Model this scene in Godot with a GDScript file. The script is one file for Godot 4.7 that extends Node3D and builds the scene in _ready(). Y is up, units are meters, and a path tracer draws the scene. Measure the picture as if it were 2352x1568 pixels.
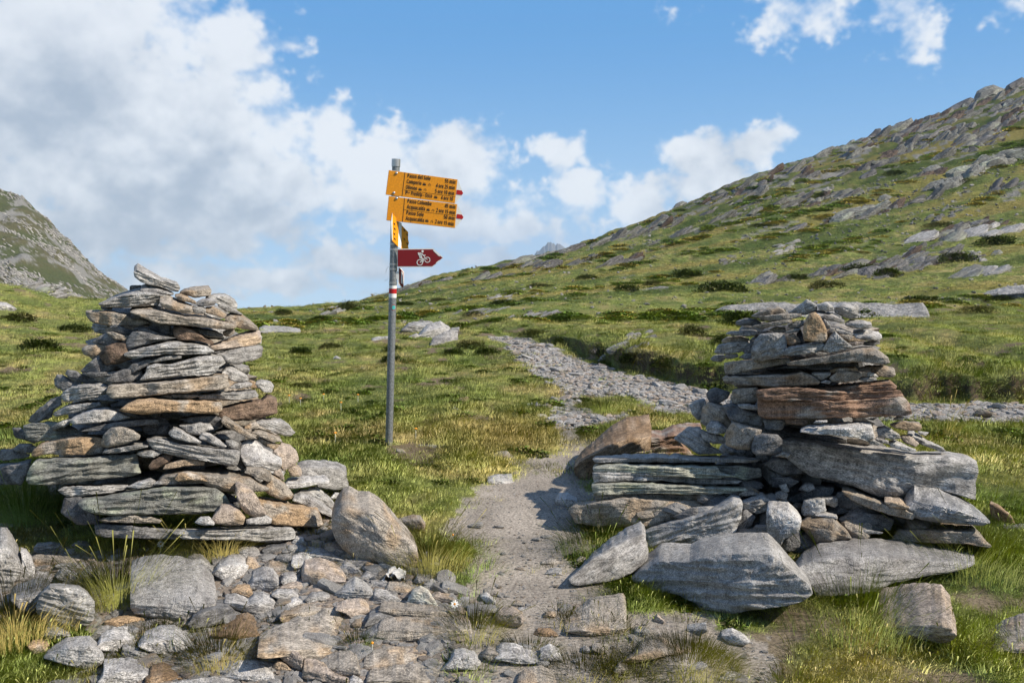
extends Node3D

const F := 2037.0                 # focal length of the survey photograph in its own pixels (2352 x 1568)
const EYE := Vector3(0, 1.6, 0)
const PITCH := 0.09495            # the camera looks 5.44 degrees down on the land, which itself climbs by SLOPE
const SLOPE := 0.0640
var rng := RandomNumberGenerator.new()
var nz := FastNoiseLite.new()     # broken-up noise of several octaves
var ns := FastNoiseLite.new()     # smooth noise, one octave
var looks := {}
var rock_mats: Array = []
var cairn: Node3D
var mound := Vector4()            # cairn axis column, distance, and half widths at its top and foot
var mound_v := Vector2()
var TONE := {
	"g": Color(.325, .312, .292), "w": Color(.40, .385, .365), "W": Color(.50, .48, .455), "d": Color(.205, .20, .195), "t": Color(.345, .305, .255),
	"o": Color(.44, .31, .19), "r": Color(.20, .14, .10), "k": Color(.195, .195, .175), "l": Color(.345, .345, .285), "p": Color(.42, .35, .29),
	"R": Color(.27, .17, .115), "b": Color(.25, .165, .095), "S": Color(.36, .355, .35), "Q": Color(.60, .55, .46)}
var PATCH := {
	"g": Color(.42, .41, .39), "w": Color(.28, .265, .25), "W": Color(.34, .325, .31), "d": Color(.11, .11, .115), "t": Color(.36, .275, .19),
	"o": Color(.42, .37, .31), "r": Color(.11, .08, .06), "k": Color(.34, .36, .28), "l": Color(.40, .41, .29), "p": Color(.45, .345, .24),
	"R": Color(.38, .33, .28), "b": Color(.38, .28, .19), "S": Color(.22, .22, .22), "Q": Color(.45, .37, .28)}

func _ready():
	rng.seed = 7
	nz.seed = 3; nz.frequency = 1.0; nz.fractal_octaves = 4; nz.noise_type = FastNoiseLite.TYPE_SIMPLEX_SMOOTH
	ns.seed = 11; ns.frequency = 1.0; ns.fractal_type = FastNoiseLite.FRACTAL_NONE; ns.noise_type = FastNoiseLite.TYPE_SIMPLEX_SMOOTH
	var cam := Camera3D.new()
	cam.name = "camera"; cam.fov = rad_to_deg(2.0 * atan(784.0 / F)); cam.near = .05; cam.far = 12000.0
	cam.position = EYE; cam.rotation = Vector3(-PITCH, 0, 0)
	add_child(cam)
	var env := Environment.new()
	env.background_mode = Environment.BG_SKY
	env.sky = Sky.new()
	env.sky.sky_material = make_sky()
	env.tonemap_mode = Environment.TONE_MAPPER_LINEAR
	env.tonemap_exposure = 1.5
	env.sky_rotation = Vector3(-SLOPE, 0, 0)      # the pass lies on ground that climbs gently away from the viewer
	env.fog_enabled = true; env.fog_density = .00011; env.fog_light_color = Color(.80, .88, .97)
	env.sdfgi_enabled = true; env.ssao_enabled = true; env.ssil_enabled = true
	var we := WorldEnvironment.new()
	we.name = "environment"; we.environment = env
	add_child(we)
	var sun := DirectionalLight3D.new()
	sun.name = "sun"; sun.light_energy = 1.5; sun.light_color = Color(1.0, .955, .89); sun.light_angular_distance = .53; sun.shadow_enabled = true
	sun.look_at_from_position(Vector3(.72, .66, .21) * 50.0, Vector3.ZERO)
	add_child(sun)
	make_materials()
	survey_land()
	make_ground()
	make_far_mountain()
	make_outcrops()
	make_signpost()
	make_cairns()
	make_ground_stones()
	make_gravel()
	make_grass()
	make_shrubs()
	make_flowers()

# ---------------------------------------------------------------- helpers
func look(u: float, v: float) -> Vector3:        # the direction in which a point of the survey photograph lies
	return (Basis(Vector3.RIGHT, -PITCH) * Vector3((u - 1176.0) / F, (784.0 - v) / F, -1)).normalized()

func at_depth(u: float, v: float, d: float) -> Vector3:   # the point there at forward distance d
	var r := look(u, v)
	return EYE + r * (d / -r.z)

func on_land(u: float, v: float) -> Vector3:     # where that direction meets the land
	var r := look(u, v)
	var t := .5
	while t < 260.0:
		var p := EYE + r * t
		var g := gy(p.x, -p.z)
		if p.y <= g:
			break
		t += maxf((p.y - g) * .5, .004 * t)
	return EYE + r * t

func tag(o: Node, label: String, category: String, group := "", kind := ""):
	if label: o.set_meta("label", label)
	if category: o.set_meta("category", category)
	if group: o.set_meta("group", group)
	if kind: o.set_meta("kind", kind)

func numbered(called: String, parent: Node) -> String:
	var key := str(parent.get_instance_id()) + called
	var n: int = looks.get(key, 0)
	looks[key] = n + 1
	return called if n == 0 else "%s_%03d" % [called, n]

func put(called: String, mesh: Mesh, mat: Material, parent: Node = self) -> MeshInstance3D:
	var o := MeshInstance3D.new()
	o.name = numbered(called, parent); o.mesh = mesh
	if mat: o.material_override = mat
	parent.add_child(o, true)
	return o

func root_at(called: String, where: Vector3) -> Node3D:
	var o := Node3D.new()
	o.name = numbered(called, self); o.position = where
	add_child(o, true)
	return o

func arrays(v: PackedVector3Array, n: PackedVector3Array, c: PackedColorArray, mat: Material) -> ArrayMesh:
	var a := []
	a.resize(Mesh.ARRAY_MAX)
	a[Mesh.ARRAY_VERTEX] = v
	if n.size(): a[Mesh.ARRAY_NORMAL] = n
	if c.size(): a[Mesh.ARRAY_COLOR] = c
	var m := ArrayMesh.new()
	m.add_surface_from_arrays(Mesh.PRIMITIVE_TRIANGLES, a)
	m.surface_set_material(0, mat)
	return m

func faceted(p: PackedVector3Array, c: PackedColorArray, tri: PackedInt32Array, soft: float, mat: Material) -> ArrayMesh:   # between flat and smooth shading
	var sm := PackedVector3Array()
	sm.resize(p.size())
	var fl := PackedVector3Array()
	for i in range(0, tri.size(), 3):
		var a := p[tri[i]]
		var n := (p[tri[i + 2]] - a).cross(p[tri[i + 1]] - a)
		fl.append(n.normalized())
		n = n / maxf(pow(n.length(), .5), 1e-9)
		sm[tri[i]] += n; sm[tri[i + 1]] += n; sm[tri[i + 2]] += n
	var v := PackedVector3Array()
	var nn := PackedVector3Array()
	var cc := PackedColorArray()
	for i in tri.size():
		var k := tri[i]
		v.append(p[k]); cc.append(c[k])
		nn.append(fl[i / 3].lerp(sm[k].normalized(), soft).normalized())
	return arrays(v, nn, cc, mat)

func texture(size: int, f: Callable) -> ImageTexture:
	var im := Image.create(size, size, false, Image.FORMAT_RGB8)
	for y in size:
		for x in size:
			var k: float = f.call(x, y)
			im.set_pixel(x, y, Color(k, k, k))
	im.generate_mipmaps()
	return ImageTexture.create_from_image(im)

func noise_image(size: int, freq: float, oct: int, seed_: int, kind := FastNoiseLite.TYPE_SIMPLEX_SMOOTH, ridged := false) -> Image:
	var f := FastNoiseLite.new()
	f.seed = seed_; f.frequency = freq; f.fractal_octaves = oct; f.noise_type = kind; f.fractal_gain = .6
	if ridged: f.fractal_type = FastNoiseLite.FRACTAL_RIDGED
	return f.get_seamless_image(size, size)

func make_materials():
	var n := 512
	var a := noise_image(n, .02, 5, 1)
	var b := noise_image(n, .09, 3, 2)
	var c := noise_image(n, .012, 3, 3, FastNoiseLite.TYPE_SIMPLEX_SMOOTH, true)
	var w := noise_image(n, .3, 2, 5)
	var speck := texture(n, func(x, y):
		var k: float = .64 + .55 * (a.get_pixel(x, y).r - .5) +   .65 * (b.get_pixel(x, y).r - .5) + .7 * (w.get_pixel(x, y).r - .5)
		if c.get_pixel(x, y).r > .90: k -= .22
		if b.get_pixel(y, x).r > .74: k += .16
		return clampf(k, .16, 1.0))
	var relief := texture(n, func(x, y):
		return clampf(.5 + .9 * (a.get_pixel(x, y).r - .5) + .5 * (b.get_pixel(x, y).r - .5) + .3 * (w.get_pixel(x, y).r - .5) - (.35 if c.get_pixel(x, y).r > .88 else 0.0), 0, 1))
	var grain := noise_image(n, .16, 4, 7)
	var blot := noise_image(n, .03, 3, 8)
	var granular := texture(n, func(x, y):
		var k: float = .66 + .9 * (grain.get_pixel(x, y).r - .5) + .3 * (w.get_pixel(x, y).r - .5) + .3 * (a.get_pixel(x, y).r - .5)
		if blot.get_pixel(x, y).r > .70: k = lerpf(k, .95, .5)
		if blot.get_pixel(y, x).r < .30: k -= .18
		return clampf(k, .16, 1.0))
	for k in 5:
		var m := StandardMaterial3D.new()
		m.resource_name = "schist"; m.vertex_color_use_as_albedo = true; m.albedo_texture = granular if k == 2 or k == 0 else speck
		m.roughness = .82 if k < 4 else .38
		m.metallic_specular = .35 if k < 4 else .6
		m.uv1_triplanar = true; m.uv1_scale = [Vector3(1.3, 2.2, 1.4), Vector3(1.1, 3.0, 1.3), Vector3(1.9, 1.9, 1.9), Vector3(1.2, 3.8, 1.5), Vector3(1.6, 3.0, 1.6)][k]
		m.uv1_offset = Vector3(.13 * k, .37 * k, .71 * k)
		m.heightmap_enabled = true; m.heightmap_texture = relief; m.heightmap_scale = [.5, .45, .5, .55, 1.1][k]
		rock_mats.append(m)
	for k in 2:     # rocks far off: the same stone, seen at a coarser grain
		var m: StandardMaterial3D = rock_mats[k].duplicate()
		m.uv1_scale = Vector3(.16, .55, .2) if k == 0 else Vector3(.5, 1.8, .6)
		m.heightmap_scale = 7.0 if k == 0 else 2.0
		rock_mats.append(m)
	var turf := noise_image(n, .05, 5, 21)
	var turf2 := noise_image(n, .2, 2, 22)
	var m := StandardMaterial3D.new()
	m.resource_name = "earth"; m.vertex_color_use_as_albedo = true; m.roughness = .95; m.metallic_specular = .15
	m.albedo_texture = texture(n, func(x, y): return clampf(.74 + .42 * (turf.get_pixel(x, y).r - .5) + .25 * (turf2.get_pixel(x, y).r - .5), .2, 1.0))
	m.heightmap_enabled = true; m.heightmap_texture = m.albedo_texture; m.heightmap_scale = .16
	m.uv1_triplanar = true; m.uv1_world_triplanar = true; m.uv1_scale = Vector3(1.7, 1.7, 1.7)
	looks["earth"] = m
	m = m.duplicate()
	m.uv1_scale = Vector3(.06, .06, .06); m.heightmap_scale = 25.0
	looks["far_earth"] = m
	m = StandardMaterial3D.new()
	m.resource_name = "grass"; m.vertex_color_use_as_albedo = true; m.roughness = .6; m.metallic_specular = .3; m.cull_mode = BaseMaterial3D.CULL_DISABLED
	m.backlight_enabled = true; m.backlight = Color(.62, .66, .34)
	looks["grass"] = m
	m = StandardMaterial3D.new()
	m.resource_name = "galvanised"; m.albedo_color = Color(.60, .62, .63); m.metallic = .55; m.roughness = .5
	var z := noise_image(256, .06, 3, 31)
	m.albedo_texture = texture(256, func(x, y): return clampf(.86 + .5 * (z.get_pixel(x, y).r - .5), .4, 1.0))
	m.uv1_triplanar = true; m.uv1_scale = Vector3(5, 2, 5)
	looks["zinc"] = m
	for e in [["yellow", Color(.93, .60, .03), .45], ["black", Color(.02, .02, .02), .6], ["white", Color(.86, .86, .84), .5], ["crimson", Color(.47, .03, .07), .4], ["red", Color(.66, .05, .07), .5], ["steel", Color(.72, .72, .72), .35], ["teal", Color(.25, .62, .62), .5], ["tan", Color(.75, .62, .35), .5]]:
		m = StandardMaterial3D.new()
		m.resource_name = e[0]; m.albedo_color = e[1]; m.roughness = e[2]
		if e[0] == "steel": m.metallic = .8
		looks[e[0]] = m
	looks["yellow"].albedo_texture = texture(256, func(x, y): return clampf(.93 + .14 * (z.get_pixel(x, y).r - .5), .5, 1.0))
	looks["yellow"].uv1_triplanar = true; looks["yellow"].uv1_scale = Vector3(3, 3, 3)
	looks["pigment"] = StandardMaterial3D.new()
	looks["pigment"].vertex_color_use_as_albedo = true; looks["pigment"].roughness = .7; looks["pigment"].cull_mode = BaseMaterial3D.CULL_DISABLED

# ---------------------------------------------------------------- sky
var puffs: Array = []
func puff_at(az: float, el: float) -> float:
	var d := -1.0
	for p in puffs:
		if absf(az - p[0]) > p[2] * 1.6: continue
		var a: float = (az - p[0]) / p[2]
		var b: float = (el - p[1]) / (p[3] if el > p[1] else p[3] * p[4])
		d = maxf(d, p[5] * (1.0 - a * a - b * b))
	return d

func make_sky() -> PanoramaSkyMaterial:
	for e in [[120, 60, 440, 250, 1], [430, 260, 290, 230, 1], [520, 110, 140, 110, 1], [300, 520, 420, 130, .8], [610, 400, 190, 190, .8], [760, 320, 90, 100, 1], [870, 420, 200, 150, .7], [1040, 390, 160, 130, .7], [1000, 500, 250, 70, 1], [1290, 350, 75, 50, 1.4], [1330, 440, 80, 70, 1.2],
			[800, 600, 180, 60, .8], [600, 640, 200, 45, 1], [1180, 530, 120, 50, 1], [1470, 460, 90, 50, 1.3], [1600, 345, 110, 55, 1.4], [1720, 330, 95, 48, 1.3], [1640, 420, 150, 60, 1.2], [1130, 600, 120, 35, 1],
			[1840, 28, 130, 66, 1.1, .62], [1790, 70, 70, 54, 1, .5], [1890, 55, 90, 50, 1, .55], [2060, 20, 90, 66, 1.4, .6], [2100, 85, 60, 66, 1, .5], [708, 125, 30, 20, 1, .45], [650, 95, 80, 34, 1, .55], [-300, 300, 500, 420, .6], [10, 420, 70, 60, 1.5], [290, 660, 50, 22, 1, .6], [2290, 25, 60, 30, 1, .35], [1570, 50, 60, 24, 1, .25], [250, 300, 420, 300, 1, 1.25], [500, 470, 260, 150, 1, 1.1], [800, 610, 480, 60, 1, .5], [420, 640, 330, 70, 1, .75], [120, 600, 260, 90, 1, .8], [1200, 500, 200, 90, 1, .5], [1500, 440, 200, 60, 1, .4]]:
		var az := atan((e[0] - 1176.0) / F)
		puffs.append([az, atan((720.0 - e[1]) / F * cos(az)), e[2] / F, e[3] / F * .97, e[4], e[5] if e.size() > 5 else 1.0])
	var small := Image.create(512, 256, false, Image.FORMAT_RGB8)
	for y in 256:
		for x in 512:
			small.set_pixel(x, y, sky_color(wrapf((x + .5) / 512.0 * TAU, -PI, PI), PI / 2 - (y + .5) / 256.0 * PI, false))
	small.resize(4096, 2048, Image.INTERPOLATE_CUBIC)
	var wide := int(4096 * 33.5 / 360.0)
	for y in range(int(2048 * (.5 - 25.0 / 180.0)), 1030):
		for x in range(-wide, wide):
			var c := sky_color((x + .5) / 4096.0 * TAU, PI / 2 - (y + .5) / 2048.0 * PI, true)
			var k := minf(wide - absf(x + .5), y - int(2048 * (.5 - 25.0 / 180.0))) / 40.0
			var at := posmod(x, 4096)
			small.set_pixel(at, y, c if k >= 1.0 else small.get_pixel(at, y).lerp(c, k))
	var s := PanoramaSkyMaterial.new()
	s.panorama = ImageTexture.create_from_image(small)
	return s

func sky_color(az: float, el: float, fine: bool) -> Color:
	if el < -.03: return Color(.34, .36, .32)
	var e := maxf(el, 0.0)
	var h := Color(.52, .69, .84)
	var blue := h.lerp(Color(.32, .55, .82), 1.0 - exp(-e / .075)).lerp(Color(.14, .36, .70), smoothstep(.05, .34, e)).lerp(Color(.05, .17, .46), smoothstep(.3, 1.2, e))
	var d := Vector3(sin(az) * cos(el), sin(el) * 1.25, -cos(az) * cos(el))
	var p := d * 3.2
	var big := nz.get_noise_3dv(p * 1.6)
	var det := nz.get_noise_3dv(d * 21.0)
	if fine: det += .38 * nz.get_noise_3dv(d * 70.0 + Vector3(3, 1, 9)) + .16 * nz.get_noise_3dv(d * 240.0)
	var home := (1.0 - smoothstep(.60, .78, absf(az))) * (1.0 - smoothstep(.36, .5, el))      # the part of the sky that the survey recorded
	var wild := big * 1.6 + .1 - .25 * smoothstep(.5, 1.4, el)
	var body := wild
	var dens := body + det * .75
	var over := 0.0
	if home > 0.0:
		var q := puff_at(az + .016 * nz.get_noise_3dv(d * 16.0) + .006 * nz.get_noise_3dv(d * 60.0), el + .014 * nz.get_noise_3dv(d * 16.0 + Vector3(4, 4, 4)) + .006 * nz.get_noise_3dv(d * 60.0 + Vector3(2, 7, 1)))
		body = lerpf(wild, q, home)
		dens = lerpf(dens, minf(q, 1.0) - .06 + det * lerpf(1.2, .45, smoothstep(.0, .6, q)), home)
		for k in [.03, .07, .12]:
			over += clampf(puff_at(az + k * .35, el + k), 0, .8)
		over *= home
	else:
		over = clampf(body, 0, 1) * 1.2
	var a := smoothstep(-.04, .72, dens)
	a = a * lerpf(a, 1.0, .55) * .97
	var shade := clampf(over * .28 - .22 * det + .45 * nz.get_noise_3dv(d * 6.0 + Vector3(7, 2, 4)) + .25 * nz.get_noise_3dv(d * 15.0 + Vector3(1, 8, 2)) + .04, 0, 1)
	shade *= lerpf(1.0, .45, smoothstep(.18, .34, el))
	var lit := Color(.86, .885, .91).lerp(Color(.42, .48, .56), smoothstep(.05, .95, shade))
	lit = lit.lerp(blue, .12)
	var c := blue.lerp(lit, a)
	c = c.lerp(h, .25 * exp(-e / .03))
	return (c * .72).linear_to_srgb()

# ---------------------------------------------------------------- land
const DN := [5.0, 8.0, 12.0, 18.0, 28.0, 45.0, 70.0, 110.0, 170.0, 240.0]
var land: Array = []             # rows of heights by bearing, columns by the logarithm of distance
const LU := 160
const LD := 150
var crest: Array = []
var track := PackedVector2Array()
var path := PackedVector2Array()
var rubble := PackedVector2Array()
var islet := PackedVector2Array()

func plan(px: Array) -> PackedVector2Array:       # survey points on level ground, as (sideways, forward) metres
	var out := PackedVector2Array()
	for i in range(0, px.size(), 2):
		var r := look(px[i], px[i + 1])
		var t := -1.6 / r.y
		out.append(Vector2(r.x * t, -r.z * t))
	return out

func survey_land():
	var rows := [[-300, 24, 1132, 997, 838, 715, 610, 560, 560, 560, 560, 560], [0, 26, 1132, 997, 852, 742, 640, 600, 600, 600, 600, 600], [150, 28, 1132, 997, 858, 760, 683, 660, 650, 650, 650, 650], [300, 30, 1132, 997, 862, 772, 698, 680, 670, 670, 670, 670],
		[450, 40, 1132, 997, 866, 785, 725, 710, 705, 705, 705, 705], [600, 45, 1132, 997, 868, 795, 742, 711, 705, 705, 705, 705], [700, 62, 1132, 997, 868, 795, 745, 715, 703, 700, 700, 700], [850, 100, 1132, 997, 868, 790, 742, 714, 696, 685, 685, 685],
		[1000, 135, 1132, 997, 866, 785, 733, 702, 671, 647, 632, 632], [1130, 150, 1132, 997, 864, 775, 718, 682, 652, 628, 606, 600], [1250, 165, 1132, 997, 862, 770, 712, 672, 640, 612, 583, 575], [1400, 170, 1132, 997, 860, 768, 708, 662, 618, 575, 532, 520],
		[1700, 185, 1132, 997, 858, 765, 704, 645, 580, 500, 422, 400], [2000, 215, 1132, 997, 856, 760, 698, 625, 545, 440, 345, 305], [2352, 240, 1132, 997, 852, 750, 670, 590, 490, 370, 255, 180], [2700, 250, 1132, 997, 850, 745, 655, 565, 460, 320, 180, 70]]
	var n := rows.size()
	for i in LU:
		var u := -300.0 + 3000.0 * i / (LU - 1)
		var k := 0
		while k < n - 2 and rows[k + 1][0] < u: k += 1
		var t: float = (u - rows[k][0]) / (rows[k + 1][0] - rows[k][0])
		var c := []
		for j in range(1, 12):
			c.append(cubic_interpolate(rows[k][j], rows[k + 1][j], rows[maxi(k - 1, 0)][j], rows[mini(k + 2, n - 1)][j], t))
		crest.append(c[0])
		var line := PackedFloat32Array()
		for m in LD:
			var d := 5.0 * pow(56.0, float(m) / (LD - 1))
			var q := 0
			while q < 8 and DN[q + 1] < d: q += 1
			var s := log(d / DN[q]) / log(DN[q + 1] / DN[q])
			var h := []
			for w in [q - 1, q, q + 1, q + 2]:
				h.append(c[clampi(w, 0, 9) + 1])
			var v := cubic_interpolate(h[1], h[2], h[0], h[3], clampf(s, 0, 1))
			line.append(1.6 + d * tan(atan((784.0 - v) / F) - PITCH))
		land.append(line)
	track = plan([1118, 771, 1150, 766, 1215, 776, 1330, 828, 1420, 858, 1560, 884, 1640, 897, 1760, 912, 2090, 928, 2600, 925, 2600, 968, 2090, 962, 1700, 962, 1560, 950, 1500, 938, 1450, 950, 1340, 978, 1290, 986, 1268, 968, 1292, 930, 1286, 888, 1232, 858, 1200, 838, 1185, 812, 1155, 786])
	path = plan([1268, 966, 1330, 980, 1345, 1010, 1390, 1040, 1340, 1120, 1345, 1300, 1420, 1345, 1450, 1400, 1640, 1425, 1750, 1470, 1790, 1568, 1830, 1700, 1030, 1700, 1090, 1568, 1100, 1480, 1110, 1430, 1075, 1350, 1055, 1270, 1035, 1200, 1060, 1160, 1130, 1105, 1180, 1060, 1270, 1035, 1290, 1000])
	rubble = plan([-200, 1290, 200, 1270, 480, 1230, 700, 1150, 900, 1180, 1000, 1290, 1060, 1340, 1095, 1430, 1080, 1700, 300, 1760, 180, 1600, 230, 1480, 120, 1400, -200, 1460])
	islet = plan([1318, 925, 1350, 903, 1440, 905, 1500, 925, 1460, 945, 1380, 950])

func bank(x: float, d: float) -> float:           # the cut bank that the track runs under
	if d > 24.0 or d < 5.0: return 0.0
	var u := 1176.0 + F * x / d
	if u < 1190.0: return 0.0
	var v := 768.0
	if u < 1330: v = lerpf(766, 808, (u - 1190) / 140.0)
	elif u < 1420: v = lerpf(808, 850, (u - 1330) / 90.0)
	elif u < 1640: v = lerpf(850, 893, (u - 1420) / 220.0)
	else: v = lerpf(893, 920, clampf((u - 1640) / 450.0, 0, 1))
	var e := 1.6 * F / (v - 590.0) + .12 * ns.get_noise_2d(x * 1.7, d * 1.7) + .05 * ns.get_noise_2d(x * 6.0, 3.0)
	return smoothstep(0.0, .16, d - e) * smoothstep(1190, 1330, u) * (1.0 - smoothstep(14, 22, d)) * (.26 + .1 * ns.get_noise_2d(x * .8, 9.0))

func gy(x: float, d: float) -> float:
	var r := sqrt(x * x + d * d)
	var c := maxf(d, r * .72)
	var y := 0.0
	if r > 4.0 and c > 5.0:
		var i := clampf((1176.0 + F * x / c + 300.0) / 3000.0, 0, .99999) * (LU - 1)
		if d < .1: i = 0.0 if x < 0 else LU - 1.001
		var k := int(i)
		var t := i - k
		var top := lerpf(crest[k], crest[k + 1], t)
		var e := minf(c, top)
		var j := clampf(log(e / 5.0) / log(56.0), 0, .99999) * (LD - 1)
		var m := int(j)
		var s := j - m
		y = lerpf(lerpf(land[k][m], land[k][m + 1], s), lerpf(land[k + 1][m], land[k + 1][m + 1], s), t)
		if c > top: y -= .02 * (c - top) + minf(.3 * (c - top), .008 * (c - top) * (c - top))
		if d < 4.0: y *= smoothstep(-20.0, 4.0, d)
	if r < 12.0: y *= smoothstep(7.0, 10.0, r)
	var f := smoothstep(3.0, 30.0, r)
	y += .014 * ns.get_noise_2d(x * .9, d * .9) + f * (.11 * ns.get_noise_2d(x * .55, d * .55) + .05 * nz.get_noise_2d(x * 1.3, d * 1.3))
	if r > 30.0:
		var g := smoothstep(30.0, 140.0, r)
		y += g * (1.1 * nz.get_noise_2d((x * .85 + d * .5) * .018, (d * .85 - x * .5) * .07) + .35 * nz.get_noise_2d(x * .21, d * .21))
	return y + bank(x, d)

func kind_at(x: float, d: float) -> int:          # 0 grass, 1 gravel track, 2 trampled path, 3 rubble soil, 4 bare bank
	if d < 1.0 or d > 24.0: return 0
	var p := Vector2(x + .22 * nz.get_noise_2d(x * 2.3, d * 2.3), d + .22 * nz.get_noise_2d(x * 2.3 + 40, d * 2.3))
	if Geometry2D.is_point_in_polygon(p, islet): return 0
	if Geometry2D.is_point_in_polygon(p, track): return 1
	if Geometry2D.is_point_in_polygon(p, path): return 2
	if Geometry2D.is_point_in_polygon(p, rubble): return 3
	return 0

func turf(x: float, d: float) -> Color:
	var dry := nz.get_noise_2d(x * .45, d * .33) + .55 * nz.get_noise_2d(x * 1.8 + 9, d * 1.5)
	var c := Color(.178, .21, .063).lerp(Color(.31, .265, .12), smoothstep(-.05, .75, dry)).lerp(Color(.11, .15, .042), smoothstep(.05, .5, -dry))
	var u := 1176.0 + F * x / maxf(d, .5)
	if d < 11.0: c = c.lerp(Color(.31, .235, .10), .75 * clampf(1.2 - Vector2((u - 1170) / 190.0, (d - 7.9) / 1.6).length(), 0, 1))
	if d > 30.0:
		c = c.lerp(Color(.085, .095, .032), .6 * smoothstep(60.0, 150.0, d) * smoothstep(.1, .45, x / d))  # upper slope coloured darker, in place of the shade of grazing sun
		var q := nz.get_noise_2d((x * .8 + d * .6) * .02, (d * .8 - x * .6) * .09)
		c = c.lerp(Color(.24, .20, .066), smoothstep(.0, .4, q) * .8).lerp(Color(.06, .09, .026), smoothstep(.05, .42, -q) * .8)
	return c

func soil(x: float, d: float) -> Color:
	match kind_at(x, d):
		1: return Color(.40, .375, .345) * (1.0 + .3 * nz.get_noise_2d(x * 5, d * 5))
		2: return Color(.355, .315, .268) * (1.0 + .35 * nz.get_noise_2d(x * 2.2, d * 2.2) + .2 * nz.get_noise_2d(x * 14, d * 14))
		3: return Color(.27, .23, .19) * (1.0 + .4 * nz.get_noise_2d(x * 5, d * 5))
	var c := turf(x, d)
	if d < 26.0:
		c = c.lerp(Color(.15, .135, .06), .25)
		if d < 4.7 and x > .8: c = c.lerp(Color(.23, .185, .13), smoothstep(.0, .35, nz.get_noise_2d(x * 2.2 + 7, d * 2.2)))
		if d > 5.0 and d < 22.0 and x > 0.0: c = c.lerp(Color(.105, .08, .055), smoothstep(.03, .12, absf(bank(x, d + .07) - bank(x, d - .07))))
		if c.r < .09: pass
		elif nz.get_noise_2d(x * .9 + 30, d * .9) > .36 and d > 6.5: c = Color(.20, .155, .105)
	elif nz.get_noise_2d((x * .8 + d * .6) * .05 + 5.0, (d * .8 - x * .6) * .2) > lerpf(.55, .24, smoothstep(60, 160, d)) and x > .12 * d: c = Color(.24, .235, .215)
	return c

func make_ground():
	var az: Array = []
	var a := -180.0
	while a < 180.0:
		az.append(deg_to_rad(a))
		a += .14 if absf(a + .001) < 36.0 else (1.0 if absf(a) < 50 else 6.0)
	var rr: Array = [.02]
	var r := 1.2
	while r < 420.0:
		rr.append(r)
		r *= 1.05 if r < 2.6 else (1.009 if r < 20.0 else 1.016)
	var w := az.size()
	for part in 2:
		var lo := 0
		var hi := rr.size() - 1
		var cut := 0
		while rr[cut] < 34.0: cut += 1
		if part == 0: hi = cut
		else: lo = cut
		var v := PackedVector3Array()
		var c := PackedColorArray()
		for j in range(lo, hi + 1):
			for i in w:
				var x: float = rr[j] * sin(az[i])
				var d: float = rr[j] * cos(az[i])
				v.append(Vector3(x, gy(x, d), -d))
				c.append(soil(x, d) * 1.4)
		var idx := PackedInt32Array()
		for j in hi - lo:
			for i in w:
				var k := j * w + i
				var k2 := j * w + (i + 1) % w
				idx.append_array([k, k + w, k2, k2, k + w, k2 + w])
		var nn := PackedVector3Array()
		nn.resize(v.size())
		for i in range(0, idx.size(), 3):
			var q := (v[idx[i + 2]] - v[idx[i]]).cross(v[idx[i + 1]] - v[idx[i]])
			nn[idx[i]] += q; nn[idx[i + 1]] += q; nn[idx[i + 2]] += q
		for i in nn.size(): nn[i] = nn[i].normalized()
		var arr := []
		arr.resize(Mesh.ARRAY_MAX)
		arr[Mesh.ARRAY_VERTEX] = v; arr[Mesh.ARRAY_NORMAL] = nn; arr[Mesh.ARRAY_COLOR] = c; arr[Mesh.ARRAY_INDEX] = idx
		var m := ArrayMesh.new()
		m.add_surface_from_arrays(Mesh.PRIMITIVE_TRIANGLES, arr)
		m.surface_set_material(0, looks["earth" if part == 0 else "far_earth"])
		tag(put("ground" if part == 0 else "hillside", m, null), "", "", "", "structure")

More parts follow.
